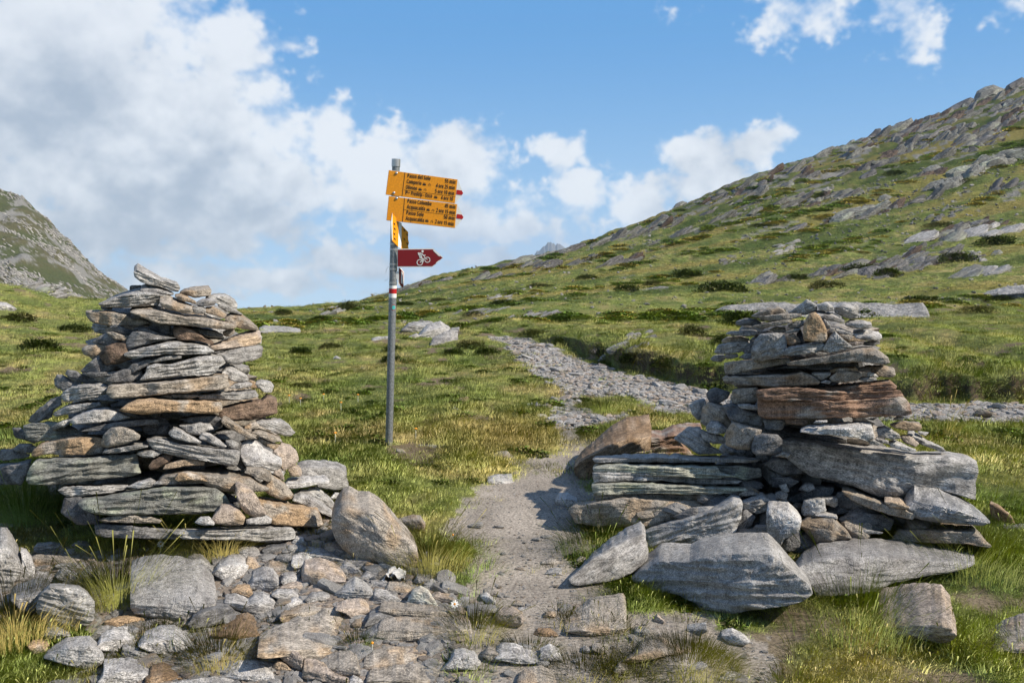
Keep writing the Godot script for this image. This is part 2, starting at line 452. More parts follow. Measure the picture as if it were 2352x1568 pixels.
func make_far_mountain():
	# a mountainside across the valley, then one pale summit far beyond the pass
	for part in 2:
		var px: Array = [[-700, -150], [-300, 200], [0, 432], [50, 450], [100, 495], [160, 555], [220, 620], [290, 668], [340, 712], [420, 790]] if part == 0 else [[1180, 640], [1225, 588], [1245, 568], [1258, 558], [1268, 555], [1276, 562], [1286, 560], [1305, 578], [1400, 640]]
		var far := 380.0 if part == 0 else 5200.0
		var near := 210.0 if part == 0 else 4700.0
		var w := 150 if part == 0 else 40
		var h := 110 if part == 0 else 12
		var v := PackedVector3Array()
		var c := PackedColorArray()
		for j in h + 12:
			for i in w:
				var s := float(i) / (w - 1) * (px.size() - 1)
				var k := mini(int(s), px.size() - 2)
				var u := lerpf(px[k][0], px[k + 1][0], s - k)
				var top := at_depth(u, lerpf(px[k][1], px[k + 1][1], s - k), far)
				var low := at_depth(u, 800, near)
				var t := float(j) / (h - 1)
				var p := low.lerp(top, minf(t, 1.0))
				if t > 1.0: p += Vector3((t - 1.0) * -400.0, (t - 1.0) * -700.0, (t - 1.0) * -900.0)
				var rough := nz.get_noise_3d(p.x * .06 + p.y * .03, p.y * .045 - p.x * .04, p.z * .04)
				p.y += (2.2 if part == 0 else 22.0) * rough
				v.append(p)
				var q := nz.get_noise_3d((p.x * .7 + p.y * .7) * .16, (p.y * .7 - p.x * .7) * .05, p.z * .03) + .4 * nz.get_noise_3dv(p * .3)
				c.append(Color(.115, .135, .06).lerp(Color(.16, .15, .08), smoothstep(-.2, .3, rough)).lerp(Color(.34, .335, .31), smoothstep(.02, .2, q)) if part == 0 else Color(.20, .20, .19) * (1.0 + .4 * q))
		var tri := PackedInt32Array()
		for j in h + 11:
			for i in w - 1:
				var k := j * w + i
				tri.append_array([k, k + w, k + 1, k + 1, k + w, k + w + 1])
		var o := put("mountain" if part == 0 else "summit", faceted(v, c, tri, .4, looks["far_earth"]), null)
		tag(o, "", "", "", "structure")
		if part == 0:
			var mesh := cut_stone(5, Vector3(1, .3, .45), "w", 6)
			var mm := MultiMesh.new()
			mm.transform_format = MultiMesh.TRANSFORM_3D; mm.use_colors = true; mm.mesh = mesh
			var spots: Array = []
			for n in 9000:
				var i := rng.randi_range(2, w - 3)
				var j := rng.randi_range(2, h - 2)
				var p: Vector3 = v[j * w + i].lerp(v[j * w + i + 1], rng.randf()) + (v[(j + 1) * w + i] - v[j * w + i]) * rng.randf()
				var q := nz.get_noise_3d((p.x * .7 + p.y * .7) * .05, (p.y * .7 - p.x * .7) * .02, p.z * .02)
				if q + .25 * rng.randf() > .08: spots.append(p)
			mm.instance_count = spots.size()
			for n in spots.size():
				var b := Basis(Vector3(0, 0, 1), -.75 + .25 * rng.randfn()) * Basis(Vector3.UP, rng.randf_range(-.6, .6))
				mm.set_instance_transform(n, Transform3D(b.scaled(Vector3.ONE * rng.randf_range(.7, 2.4)), spots[n]))
				var g := rng.randf_range(.55, 1.15)
				mm.set_instance_color(n, Color(g, g, g * .97))
			var r := MultiMeshInstance3D.new()
			r.name = "mountain_scree"; r.multimesh = mm
			add_child(r)
			tag(r, "pale rock ribs and scree on the mountainside across the valley", "scree", "", "stuff")

# ---------------------------------------------------------------- stone
func stone_colour(tone: String, p: Vector3, k: float, f: float) -> Color:
	var c: Color = TONE[tone]
	c = c.lerp(PATCH[tone], smoothstep(.08, .34, nz.get_noise_3dv(p * f)))
	return c * (k * (1.0 + .28 * nz.get_noise_3dv(p * f * 3.1 + Vector3(5, 5, 5))) * 1.75)

func rock(px: Array, dist: float, thick: float, tf: float, yaw: float, tone: String, parent: Node, called: String, far := 0, lying := false) -> MeshInstance3D:
	# px: the stone's outline as surveyed; the front face lies at dist, the stone is thick deep, tf of what shows is its top
	var pu := PackedVector2Array()
	for i in range(0, px.size(), 2): pu.append(Vector2(px[i], px[i + 1]))
	if Geometry2D.is_polygon_clockwise(pu): pu.reverse()
	var area := 0.0
	var cen := Vector2.ZERO
	var low := -1e9
	var peri := 0.0
	for i in pu.size():
		var a := pu[i]
		var b := pu[(i + 1) % pu.size()]
		var cr := a.cross(b)
		area += cr * .5; cen += (a + b) * cr / 6.0
		low = maxf(low, a.y); peri += a.distance_to(b)
	cen /= area
	if far == 0:          # neighbours touch: each stone reaches a little behind the next
		for i in pu.size(): pu[i] = cen + (pu[i] - cen) * 1.05
		low = cen.y + (low - cen.y) * 1.05
	area = absf(area)
	var xx := 0.0
	var yy := 0.0
	var xy := 0.0
	var ring := PackedVector2Array()
	var flow := PackedVector2Array()
	var count := clampi(int(peri / 5.0), 18, 72)
	var step := peri / count
	var sd := rng.randf() * 500.0
	for i in pu.size():
		var a := pu[i]
		var b := pu[(i + 1) % pu.size()]
		var n := maxi(1, roundi(a.distance_to(b) / step))
		var side := (b - a).orthogonal().normalized()
		for k in n:
			var q := a.lerp(b, float(k) / n)
			var amp := minf(a.distance_to(b) * .05, step * .6)
			if k > 0: q += side * amp * (nz.get_noise_2d(q.x * .11 + sd, q.y * .11) * 1.1)
			else: q = q.lerp((q + pu[posmod(i - 1, pu.size())] * .15 + b * .15) / 1.3, .03)
			ring.append(q)
			flow.append(q)
			xx += (q.x - cen.x) * (q.x - cen.x); yy += (q.y - cen.y) * (q.y - cen.y); xy += (q.x - cen.x) * (cen.y - q.y)
	for pass_ in 1:
		var was := flow.duplicate()
		for i in flow.size(): flow[i] = was[i] * .5 + (was[posmod(i - 1, was.size())] + was[(i + 1) % was.size()]) * .25
	var th := .5 * atan2(2.0 * xy, xx - yy)
	if absf(th) > 1.1: th -= signf(th) * PI * .5 * .9
	var mpp := dist / F
	var size := sqrt(area) * mpp
	var z := -look(cen.x, cen.y)
	var rt := Vector3.UP.cross(z).normalized()
	var up := z.cross(rt)
	var bx := rt * cos(th) + up * sin(th)
	var by := z.cross(bx)
	var org := EYE - z * dist
	var ct := cos(th)
	var st := sin(th)
	var planes: Array = []
	for k in rng.randi_range(3, 5):
		var an := rng.randf() * TAU
		planes.append([cos(an), sin(an), rng.randf_range(.3, 1.0) * (.55 if lying else 1.0), size * rng.randf_range(.12, .42)])
	var nr := clampi(int(sqrt(area) / 8.0), 3, 9)
	var bev := minf(.04 * thick + .003, size * .05) * (.5 if lying else 1.0)
	var layers := 1.0 if tone in ["l", "R", "k", "g"] else .25
	var p := PackedVector3Array()
	var c := PackedColorArray()
	var n := ring.size()
	var kk := rng.randf_range(.85, 1.15)
	var cf := 5.0 if far == 0 else (1.6 if far == 2 else .35)
	var rings: Array = []
	for k in range(1, nr + 1): rings.append([float(k) / nr, 0.0, 0])
	for t in ([.25, .5, .75, 1.0] if size > .12 else [.5, 1.0]): rings.append([1.0 + .02 * sin(t * 3.1) - .05 * t, t, 1])
	rings.append([.6, 1.04, 2])
	var first := true
	for e in rings:
		for i in (1 if first else n):
			var q := cen if first else cen + (flow[i].lerp(ring[i], clampf(e[1], .55, 1.0)) - cen) * float(e[0])
			p.append(shape_point(q, e, cen, low, tf, dist, yaw, mpp, thick, planes, size, bev, ct, st, layers, sd))
			if first:
				break
		if first:
			first = false
			for i in n:
				p.append(shape_point(cen + (flow[i].lerp(ring[i], .55) - cen) * float(e[0]), e, cen, low, tf, dist, yaw, mpp, thick, planes, size, bev, ct, st, layers, sd))
	p[0] = shape_point(cen, [0.0, 0.0, 0], cen, low, tf, dist, yaw, mpp, thick, planes, size, bev, ct, st, layers, sd)
	p.append(EYE + look(cen.x, low - (low - cen.y)) * (dist + thick * 1.06))
	for i in p.size():
		c.append(stone_colour(tone, p[i] + Vector3(sd, 0, sd), kk, cf))
		var q := p[i] - org
		p[i] = Vector3(q.dot(bx), q.dot(by), q.dot(z))
	var tri := PackedInt32Array()
	for i in n:
		var i2 := (i + 1) % n
		tri.append_array([0, 1 + i2, 1 + i])
		for k in rings.size() - 1:
			var a := 1 + k * n
			tri.append_array([a + i, a + i2, a + n + i, a + i2, a + n + i2, a + n + i])
		var l := 1 + (rings.size() - 1) * n
		tri.append_array([l + i, l + i2, p.size() - 1])
	var mat: Material = rock_mats[4] if tone == "S" else (rock_mats[[2, 0, 2, 1][rng.randi() % 4] if tone in ["w", "t", "W", "p", "Q", "b"] else [0, 1, 2, 3, 2][rng.randi() % 5]] if far == 0 else rock_mats[5 if far == 1 else 6])
	var o := put(called, faceted(p, c, tri, .45, mat), null, parent)
	var tr := Transform3D(Basis(bx, by, z), org)
	o.transform = tr if parent == self else (parent as Node3D).transform.affine_inverse() * tr
	return o

func shape_point(q: Vector2, e: Array, cen: Vector2, low: float, tf: float, dist: float, yaw: float, mpp: float, thick: float, planes: Array, size: float, bev: float, ct: float, st: float, layers: float, sd: float) -> Vector3:
	var t: float = e[1]
	var s: float = e[0]
	var x := (q.x - cen.x) * mpp
	var y := (cen.y - q.y) * mpp
	var w := look(q.x, low - (low - q.y) * (1.0 - tf * (1.0 - minf(t, 1.0))))
	var deep := yaw * x
	var face := 0.0
	for pl in planes: face = maxf(face, pl[2] * (x * pl[0] + y * pl[1] - pl[3]))
	var lx := x * ct + y * st
	var ly := y * ct - x * st
	var k := 3.0 / maxf(size, .02)
	var led := ns.get_noise_2d(ly * k * 3.2 + sd, lx * k * .35)
	var rough := size * (.05 * nz.get_noise_3d(x * k * .8 + sd, y * k * .8, 1.0) + .05 * layers * (roundf(led * 2.2) / 2.2) + .012 * nz.get_noise_3d(lx * k * 2.5, ly * k * 6.0, sd))
	if e[2] == 0:
		deep += minf(face, minf(thick * .6, size * .22)) + rough + (bev * pow(maxf(0.0, (s - .80) / .20), 2.0))
	else:
		deep += minf(face, minf(thick * .6, size * .22)) * (1.0 - minf(t, 1.0)) + bev + rough * (1.0 - .7 * minf(t, 1.0)) + t * thick
		w = look(q.x + 3.0 * (1.0 - absf(t * 2 - 1)) * nz.get_noise_3d(q.x * .08, q.y * .08, t * 2.0 + sd), low - (low - q.y) * (1.0 - tf * (1.0 - minf(t, 1.0))) + 2.5 * (1.0 - absf(t * 2 - 1)) * nz.get_noise_3d(q.x * .08 + 40.0, q.y * .08, t * 2.0 + sd))
	return EYE + w * (dist + deep)

func cut_stone(seed_: int, s: Vector3, tone: String, mat: int, fine := false) -> ArrayMesh:      # a block broken along random planes
	var r := RandomNumberGenerator.new()
	r.seed = seed_ * 77 + 5
	var pl: Array = []
	for k in (9 if fine else 14):
		var d := Vector3(r.randfn(), r.randfn(), r.randfn()).normalized()
		pl.append([d, r.randf_range(.5, .9)])
	for d in [Vector3.UP, Vector3.DOWN, Vector3.LEFT, Vector3.RIGHT, Vector3.FORWARD, Vector3.BACK]: pl.append([d, .72])
	var p := PackedVector3Array()
	var c := PackedColorArray()
	var tri := PackedInt32Array()
	var w := 20 if fine else 12
	var h := 12 if fine else 8
	for j in h + 1:
		for i in w:
			var a := TAU * (i + .5 * (j % 2)) / w
			var b := PI * j / h
			var d := Vector3(cos(a) * sin(b), cos(b), sin(a) * sin(b))
			var m := 1.0
			for q in pl:
				var dt := d.dot(q[0])
				if dt > .05: m = minf(m, q[1] / dt)
			var v := d * m * (1.0 + .05 * nz.get_noise_3dv(d * 3.0 + Vector3.ONE * seed_)) * s * .62
			p.append(v)
			c.append(stone_colour(tone, v / s.length() * .4 + Vector3.ONE * seed_ * 3.0, 1.0, 4.0))
	for j in h:
		for i in w:
			var k := j * w + i
			var k2 := j * w + (i + 1) % w
			tri.append_array([k, k2, k + w, k2, k2 + w, k + w])
	return faceted(p, c, tri, .12, rock_mats[mat])

func cs(tone: String, tf: float, bias: float, px: Array, d := 0.0, thick := 0.0):          # one stone of the cairn being built
	var cu := 0.0
	var cv := 0.0
	var lo := 1e9
	var hi := -1e9
	for i in range(0, px.size(), 2):
		cu += px[i]; cv += px[i + 1]
		lo = minf(lo, px[i]); hi = maxf(hi, px[i])
	cu /= px.size() / 2; cv /= px.size() / 2
	var yaw := rng.randf_range(-.15, .15)
	var dist := d
	if d == 0.0:
		var half := lerpf(mound.z, mound.w, clampf((cv - mound_v.x) / (mound_v.y - mound_v.x), 0, 1))
		var s := clampf((cu - mound.x) / half, -.97, .97)
		dist = mound.y - half * mound.y / F * .92 * sqrt(1.0 - s * s) - bias * .01
		yaw += clampf(s / sqrt(1.0 - s * s) * .4, -.7, .7) * (1.0 if mound.x < 1000.0 else .4)
		thick = clampf((hi - lo) * dist / F * .75, .10, .42)
	else:
		dist /= -look(cu, cv).z
	rock(px, dist, thick, tf, yaw, tone, cairn, "stone")

func inner_stones(top: float, r0: float, r1: float):     # what fills the heap behind its face stones and round its back
	var y := .06
	var k := 0
	while y < top:
		var r := lerpf(r0, r1, y / top)
		var n := maxi(4, int(TAU * r / .42))
		for i in n:
			var a := TAU * (i + .5 * (k % 2)) / n + rng.randf_range(-.15, .15)
			var front := .5 + .5 * sin(a)
			var o := put("stone", cut_stone(k * 31 + i, Vector3(.46, .13, .34), ["d", "g", "t", "d"][rng.randi() % 4], rng.randi_range(0, 3)), null, cairn)
			o.position = Vector3(cos(a) * r * lerpf(.86, .56, front), y, sin(a) * r * lerpf(.86, .56, front))
			o.rotation = Vector3(rng.randf_range(-.1, .1), -a + PI / 2 + rng.randf_range(-.3, .3), rng.randf_range(-.12, .12))
		y += .105
		k += 1

func make_cairns():
	cairn = root_at("stone_cairn", Vector3(-2.42, 0, -6.1))
	tag(cairn, "tall grey cone-shaped cairn of stacked schist slabs with a tilted finger stone on top", "cairn", "stone cairns flanking the path")
	mound = Vector4(385, 6.5, 190, 440); mound_v = Vector2(640, 1180)
	inner_stones(1.25, .92, .34)
	cs("g", .25, 0, [308,610,316,604,335,616,365,633,406,647,411,658,406,669,390,666,365,654,341,648,324,640,310,625], 0, 0)
	cs("w", .5, 0, [323,655,334,651,357,653,382,664,398,672,395,677,357,672,327,662], 0, 0)
	cs("d", 0, -25, [297,657,302,655,323,655,324,661,298,666], 0, 0)
	cs("g", .25, 6, [228,695,264,677,291,668,319,660,346,663,379,670,389,677,368,683,360,699,275,706,236,702], 0, 0)
	cs("t", .4, 10, [367,677,382,675,406,686,439,699,441,713,437,720,423,717,384,702,371,691], 0, 0)
	cs("t", .3, 0, [413,669,423,662,450,657,478,655,484,664,481,677,448,683,423,675], 0, 0)
	cs("t", .3, 6, [401,675,412,673,431,680,450,692,442,697,412,686], 0, 0)
	cs("w", .3, 8, [445,697,461,687,483,683,497,688,492,698,467,703], 0, 0)
	cs("g", .2, 0, [472,680,492,673,516,673,538,686,544,697,541,713,522,709,500,695], 0, 0)
	cs("g", .2, 4, [500,699,516,696,538,708,557,721,547,721,516,713], 0, 0)
	cs("g", .2, 4, [441,703,464,701,472,708,471,720,450,721,441,713], 0, 0)
	cs("t", .2, 6, [471,705,489,703,508,712,520,721,514,730,489,721,472,716], 0, 0)
	cs("t", .25, 12, [302,705,321,699,352,698,384,708,428,720,472,724,511,735,538,742,537,750,516,756,467,749,406,742,365,738,330,721], 0, 0)
	cs("t", .25, 8, [516,724,530,716,547,716,571,732,588,747,590,757,577,757,552,753,522,740], 0, 0)
	cs("t", .1, 4, [198,712,220,711,253,713,288,721,330,735,341,742,316,747,247,748,214,740,202,728], 0, 0)
	cs("d", .1, 0, [297,724,305,717,321,721,324,734,302,732], 0, 0)
	cs("d", .1, 0, [231,703,258,705,255,712,233,710], 0, 0)
	cs("d", 0, -8, [341,735,365,738,390,743,390,768,365,773,343,762], 0, 0)
	cs("r", .2, 4, [398,746,420,741,439,749,461,765,489,784,483,791,461,782,439,778,412,778,400,765], 0, 0)
	cs("d", .2, 0, [439,750,467,754,494,758,512,768,508,773,481,772,456,762], 0, 0)
	cs("t", .1, 0, [511,762,519,756,536,753,538,764,527,772,514,771], 0, 0)
	cs("p", .35, 10, [483,791,516,779,549,765,582,756,596,758,597,776,582,787,544,794,494,803], 0, 0)
	cs("w", .1, 6, [497,811,527,801,555,794,588,789,601,794,599,816,582,826,560,830,547,837,522,830,511,817], 0, 0)
	cs("w", .1, 0, [582,776,595,765,600,773,599,790,585,790], 0, 0)
	cs("d", .1, 0, [251,749,264,743,291,754,316,765,297,771,264,762], 0, 0)
	cs("d", .1, 0, [316,757,335,752,357,762,379,771,330,765], 0, 0)
	cs("t", .1, 2, [243,762,258,760,291,773,291,783,264,779], 0, 0)
	cs("d", .1, 0, [211,786,228,771,244,762,264,773,280,784,258,790,220,789], 0, 0)
	cs("t", .05, 0, [187,801,198,792,231,790,247,793,233,812,209,820,192,813], 0, 0)
	cs("r", .05, 4, [228,816,242,795,264,787,286,787,291,804,302,823,275,834,242,838], 0, 0)
	cs("d", .1, 4, [287,798,294,773,305,758,330,758,365,768,401,773,379,779,330,790,291,801], 0, 0)
	cs("w", .4, 6, [341,779,360,773,382,775,365,780], 0, 0)
	cs("g", .25, 12, [288,808,305,800,338,790,376,779,395,775,439,782,472,789,487,802,478,808,426,811,384,808,343,816,310,823,291,817], 0, 0)
	cs("g", .3, 8, [336,832,352,823,376,812,398,808,415,812,415,819,384,824,357,831], 0, 0)
	cs("d", .1, 4, [291,848,302,834,338,822,352,826,330,842,302,857], 0, 0)
	cs("g", .15, 12, [324,872,338,853,341,837,357,830,390,832,412,826,450,813,483,808,503,813,514,826,500,837,494,850,475,859,412,861,357,870], 0, 0)
	cs("d", .05, 0, [184,854,198,837,220,820,231,820,239,837,261,842,242,853,209,856], 0, 0)
	cs("d", .05, 2, [242,874,261,856,288,846,324,850,321,870,297,878,255,878], 0, 0)
	cs("d", .1, 2, [189,856,220,853,253,854,261,861,239,867,209,865], 0, 0)
	cs("d", .1, 0, [151,859,155,848,170,850,203,865,222,875,192,879,165,874], 0, 0)
	cs("d", .1, 4, [124,871,130,859,143,860,165,871,187,878,165,889,143,897,126,885], 0, 0)
	cs("g", .15, 8, [140,911,146,897,165,885,192,879,231,876,247,882,244,900,214,914,170,919,151,922], 0, 0)
	cs("t", .12, 16, [249,900,254,882,291,878,357,874,398,871,467,861,508,855,518,861,516,872,522,881,508,892,439,898,357,905,302,912,261,914], 0, 0)
	cs("w", .3, 4, [509,850,519,839,533,837,549,850,566,861,571,871,555,876,538,876,522,867], 0, 0)
	cs("w", .3, 4, [525,890,538,879,563,874,579,878,574,886,544,893], 0, 0)
	cs("o", .1, 0, [574,872,588,878,590,892,574,890], 0, 0)
	cs("g", .2, 4, [586,875,599,870,621,875,628,885,623,900,607,901,590,886], 0, 0)
	cs("g", .3, 8, [457,907,461,901,494,898,549,896,585,894,590,905,571,915,522,920,461,914], 0, 0)
	cs("t", .2, 4, [369,909,384,904,395,909,393,915], 0, 0)
	cs("g", .2, 6, [394,904,406,903,450,904,456,909,439,914,398,911], 0, 0)
	cs("o", .12, 18, [277,941,297,924,319,914,357,911,398,916,439,916,503,920,505,941,494,948,439,947,384,945,330,951,291,945], 0, 0)
	cs("r", .15, 4, [505,955,508,935,530,927,571,918,599,916,612,903,632,911,634,946,604,957,571,964,522,963], 0, 0)
	cs("g", .2, 6, [121,949,137,938,159,926,192,920,228,919,228,927,192,938,159,949,129,956], 0, 0)
	cs("d", .05, 0, [66,968,71,955,96,933,115,916,137,909,140,927,121,941,118,957,82,970], 0, 0)
	cs("w", .2, 12, [159,963,187,946,214,935,247,933,275,944,297,955,269,963,220,970,170,974], 0, 0)
	cs("d", .05, 0, [27,982,48,981,62,999,83,1009,78,1018,54,1009,35,1005], 0, 0)
	cs("k", .1, 2, [54,976,73,970,118,967,150,970,177,986,161,999,113,1010,81,1014,59,1005], 0, 0)
	cs("g", .1, 4, [117,981,129,971,156,960,172,959,161,970,145,981,124,987], 0, 0)
	cs("d", .15, 6, [188,990,215,978,269,966,322,959,357,959,363,970,309,976,255,983,215,990], 0, 0)
	cs("o", .15, 12, [75,1045,78,1032,97,1015,134,1005,172,998,215,997,234,1002,234,1037,209,1044,161,1044,107,1041,83,1048], 0, 0)
	cs("t", .05, 14, [232,1022,238,997,255,982,277,979,301,986,320,999,317,1007,285,1019,247,1027], 0, 0)
	cs("g", .25, 10, [236,1040,242,1029,277,1023,309,1016,338,1018,336,1023,295,1034,258,1041], 0, 0)
	cs("k", .1, 12, [64,1101,73,1069,86,1053,129,1048,188,1048,242,1041,309,1036,313,1069,318,1083,295,1091,242,1096,161,1107,113,1112,70,1110], 0, 0)
	cs("g", .25, 6, [313,1040,320,1032,344,1029,368,1033,371,1038,352,1050,328,1050], 0, 0)
	cs("r", .1, 2, [341,1069,349,1056,376,1040,397,1040,389,1056,363,1075,346,1079], 0, 0)
	cs("t", .2, 6, [375,1077,381,1064,411,1053,432,1049,467,1056,467,1065,419,1069,389,1077], 0, 0)
	cs("d", .15, 0, [414,959,457,950,494,952,510,967,505,981,483,972,440,970], 0, 0)
	cs("g", .15, 14, [341,1002,360,998,376,999,419,1013,457,1018,510,1026,546,1030,545,1048,541,1065,532,1070,483,1058,430,1048,381,1037,354,1023], 0, 0)
	cs("w", .2, 16, [387,991,397,979,411,981,435,997,462,1013,457,1018,430,1013,397,1002], 0, 0)
	cs("w", .2, 16, [458,1002,465,989,481,994,505,1010,520,1023,510,1028,483,1015], 0, 0)
	cs("w", .15, 10, [412,974,443,972,457,967,481,970,489,983,467,989,457,999,435,994], 0, 0)
	cs("g", .2, 12, [518,1010,534,1009,548,1018,545,1026,524,1025], 0, 0)
	cs("t", .2, 14, [508,959,514,954,526,959,551,978,577,994,589,1006,572,1007,548,991,521,975], 0, 0)
	cs("d", 0, -10, [363,983,387,972,389,997,376,999,360,997], 0, 0)
	cs("d", 0, -14, [309,964,376,959,397,989,376,999,336,997], 0, 0)
	cs("d", 0, -10, [397,1040,430,1048,470,1058,467,1080,403,1075], 0, 0)
	cs("g", .2, 4, [134,1123,150,1112,215,1112,269,1109,290,1109,289,1119,242,1131,188,1139,156,1140], 0, 0)
	cs("g", .2, 6, [291,1117,317,1104,346,1097,357,1104,352,1117,314,1122], 0, 0)
	cs("w", .2, 8, [352,1113,360,1104,379,1103,384,1108,368,1113], 0, 0)
	cs("k", .2, 14, [185,1150,199,1136,242,1134,309,1120,376,1107,457,1104,489,1107,510,1126,520,1147,505,1169,457,1177,376,1179,295,1183,228,1179,199,1166], 0, 0)
	cs("d", .1, 0, [0,1032,27,1030,67,1042,64,1048,8,1058,-5,1053], 0, 0)
	cs("d", .1, -4, [-5,1065,40,1061,70,1053,62,1080,48,1112,-5,1112], 0, 0)
	cs("d", .1, -2, [28,1032,43,1018,70,1018,83,1026,70,1040,38,1037], 0, 0)
	cs("d", .15, 10, [220,1203,242,1198,295,1202,357,1209,403,1214,403,1238,322,1236,242,1233,223,1225], 0, 0)
	cs("t", .2, 10, [226,1193,255,1182,295,1178,344,1183,368,1193,363,1201,295,1201,242,1198], 0, 0)
	cs("d", 0, 0, [148,1144,185,1142,204,1177,228,1185,223,1203,175,1203,140,1177], 0, 0)
	cs("g", .2, 8, [588,963,602,959,643,960,661,972,676,991,664,1001,635,994,602,974], 0, 0)
	cs("o", .2, 8, [561,982,572,971,585,966,596,976,585,983,567,985], 0, 0)
	cs("t", .25, 10, [577,985,594,983,624,993,643,1005,648,1015,626,1013,597,999], 0, 0)
	cs("t", .1, 4, [589,1007,602,1005,626,1015,645,1021,629,1033,608,1023], 0, 0)
	cs("p", .1, 8, [626,1034,645,1015,667,1021,680,1034,685,1050,678,1064,661,1072,651,1081,637,1064,643,1048], 0, 0)
	cs("d", .1, 0, [543,1048,559,1045,567,1069,557,1080,543,1069], 0, 0)
	cs("W", .5, 18, [554,1018,567,1009,584,1009,608,1029,629,1042,645,1048,643,1064,635,1077,618,1080,586,1073,567,1065,559,1040], 0, 0)
	cs("t", .3, 20, [561,1077,567,1068,594,1069,621,1083,622,1101,613,1105,586,1091], 0, 0)
	cs("t", .2, 14, [597,1112,618,1083,635,1091,653,1107,673,1134,667,1144,648,1147,621,1134], 0, 0)
	cs("p", .2, 12, [628,1085,635,1066,645,1077,653,1104,645,1096], 0, 0)
	cs("p", .2, 10, [661,1077,675,1065,686,1068,693,1083,691,1093,667,1093], 0, 0)
	cs("w", .25, 4, [683,1061,702,1056,747,1056,774,1060,793,1069,794,1093,798,1112,788,1120,763,1124,729,1117,726,1104,694,1093], 0, 0)
	cs("W", .5, 14, [653,1107,661,1097,694,1093,747,1091,753,1096,726,1103,707,1112,675,1122,659,1117], 0, 0)
	cs("w", .3, 18, [673,1134,691,1122,710,1124,734,1142,758,1166,765,1177,763,1187,742,1177,720,1160,694,1144], 0, 0)
	cs("g", .3, 14, [707,1119,723,1115,742,1128,763,1147,767,1158,758,1166,734,1142], 0, 0)
	cs("W", .2, 10, [758,1142,769,1130,778,1131,776,1142,766,1146], 0, 0)
	cs("d", 0, -6, [731,1166,763,1187,774,1220,780,1241,680,1236,675,1211,734,1209], 0, 0)
	cs("t", .35, 16, [369,1093,379,1080,433,1068,479,1073,570,1081,586,1099,614,1117,610,1124,592,1127,570,1126,519,1128,473,1107,460,1091,425,1087,398,1104,371,1104], 0, 0)
	cs("o", .2, 20, [402,1099,409,1085,430,1081,452,1087,463,1096,475,1105,438,1101,409,1105], 0, 0)
	cs("p", .1, 28, [541,1107,549,1105,575,1120,592,1142,602,1163,610,1179,586,1187,565,1177,551,1160,543,1134], 0, 0)
	cs("o", .2, 20, [594,1139,640,1147,683,1155,726,1162,734,1182,739,1203,720,1210,680,1207,626,1201,608,1185], 0, 0)
	cs("p", .2, 24, [487,1187,495,1174,508,1156,532,1156,551,1169,561,1185,557,1203,527,1206,495,1201], 0, 0)
	cs("W", .2, 26, [447,1198,460,1186,479,1185,492,1198,490,1206,460,1205], 0, 0)
	cs("w", .2, 26, [565,1191,586,1185,610,1181,624,1190,621,1201,597,1204,567,1202], 0, 0)
	cs("g", .2, 22, [398,1214,457,1210,538,1210,586,1205,664,1205,672,1217,672,1234,640,1242,613,1245,573,1241,506,1238,425,1236], 0, 0)
	cs("d", 0, 0, [514,1128,543,1144,549,1166,522,1160,506,1150], 0, 0)
	cairn = root_at("stone_cairn", Vector3(1.93, 0, -5.75))
	tag(cairn, "lower cairn with a rusty layered block, stacked on a broad base of slabs", "cairn", "stone cairns flanking the path")
	mound = Vector4(1865, 6.1, 205, 260); mound_v = Vector2(700, 1000)
	inner_stones(1.2, .62, .34)
	for k in 64:        # small stuff that fills the base between the big slabs
		var d := rng.randf_range(4.72, 5.45)
		var x := (rng.randf_range(1490.0, 2140.0) - 1176.0) / F * d
		var o := put("stone", cut_stone(700 + k, Vector3(1, .5, .75), ["g", "t", "w", "g", "d"][k % 5], k % 4, k % 2 == 0), null, cairn)
		o.position = Vector3(x, rng.randf_range(.02, .10) + (d - 4.72) * .42 * (1.0 - .5 * absf(x - 1.7)), -d) - cairn.position
		o.rotation = Vector3(rng.randfn() * .3, rng.randf() * TAU, rng.randfn() * .3)
		o.scale = Vector3.ONE * rng.randf_range(.10, .26)
	cs("g", .1, 0, [1808,719,1835,701,1854,686,1875,698,1877,711,1851,723,1819,718], 0, 0)
	cs("t", .2, 4, [1726,725,1738,717,1765,706,1787,702,1800,709,1804,717,1765,721,1744,730], 0, 0)
	cs("t", .15, 8, [1745,725,1760,723,1808,717,1840,718,1840,726,1814,733,1773,737,1749,736], 0, 0)
	cs("t", .2, 10, [1726,749,1752,741,1787,733,1816,728,1820,738,1792,745,1752,753], 0, 0)
	cs("d", .15, 4, [1691,738,1712,730,1738,732,1749,740,1748,748,1717,748,1693,746], 0, 0)
	cs("w", .2, 4, [1879,698,1900,692,1914,703,1917,714,1900,715,1883,711], 0, 0)
	cs("g", .2, 0, [1914,701,1937,693,1964,695,1972,701,1969,730,1953,732,1921,717], 0, 0)
	cs("w", .35, 6, [1866,715,1881,711,1913,718,1940,733,1937,741,1908,734,1878,727], 0, 0)
	cs("o", .05, 18, [1846,768,1848,741,1859,721,1873,716,1883,725,1897,752,1900,779,1895,784,1867,783,1848,781], 0, 0)
	cs("g", .1, 6, [1889,736,1895,730,1908,746,1909,754,1900,756], 0, 0)
	cs("g", .1, 2, [1811,746,1827,737,1846,734,1847,746,1835,753,1814,754], 0, 0)
	cs("W", .35, 6, [1942,741,1953,733,1980,734,2002,740,2002,750,1985,756,1959,752], 0, 0)
	cs("W", .5, 8, [1961,757,1980,755,2018,761,2026,769,2018,780,1991,782,1969,773], 0, 0)
	cs("w", .3, 4, [1918,754,1934,754,1961,764,1959,770,1934,765], 0, 0)
	cs("t", .2, 4, [1926,765,1945,764,1961,770,1953,781,1940,776], 0, 0)
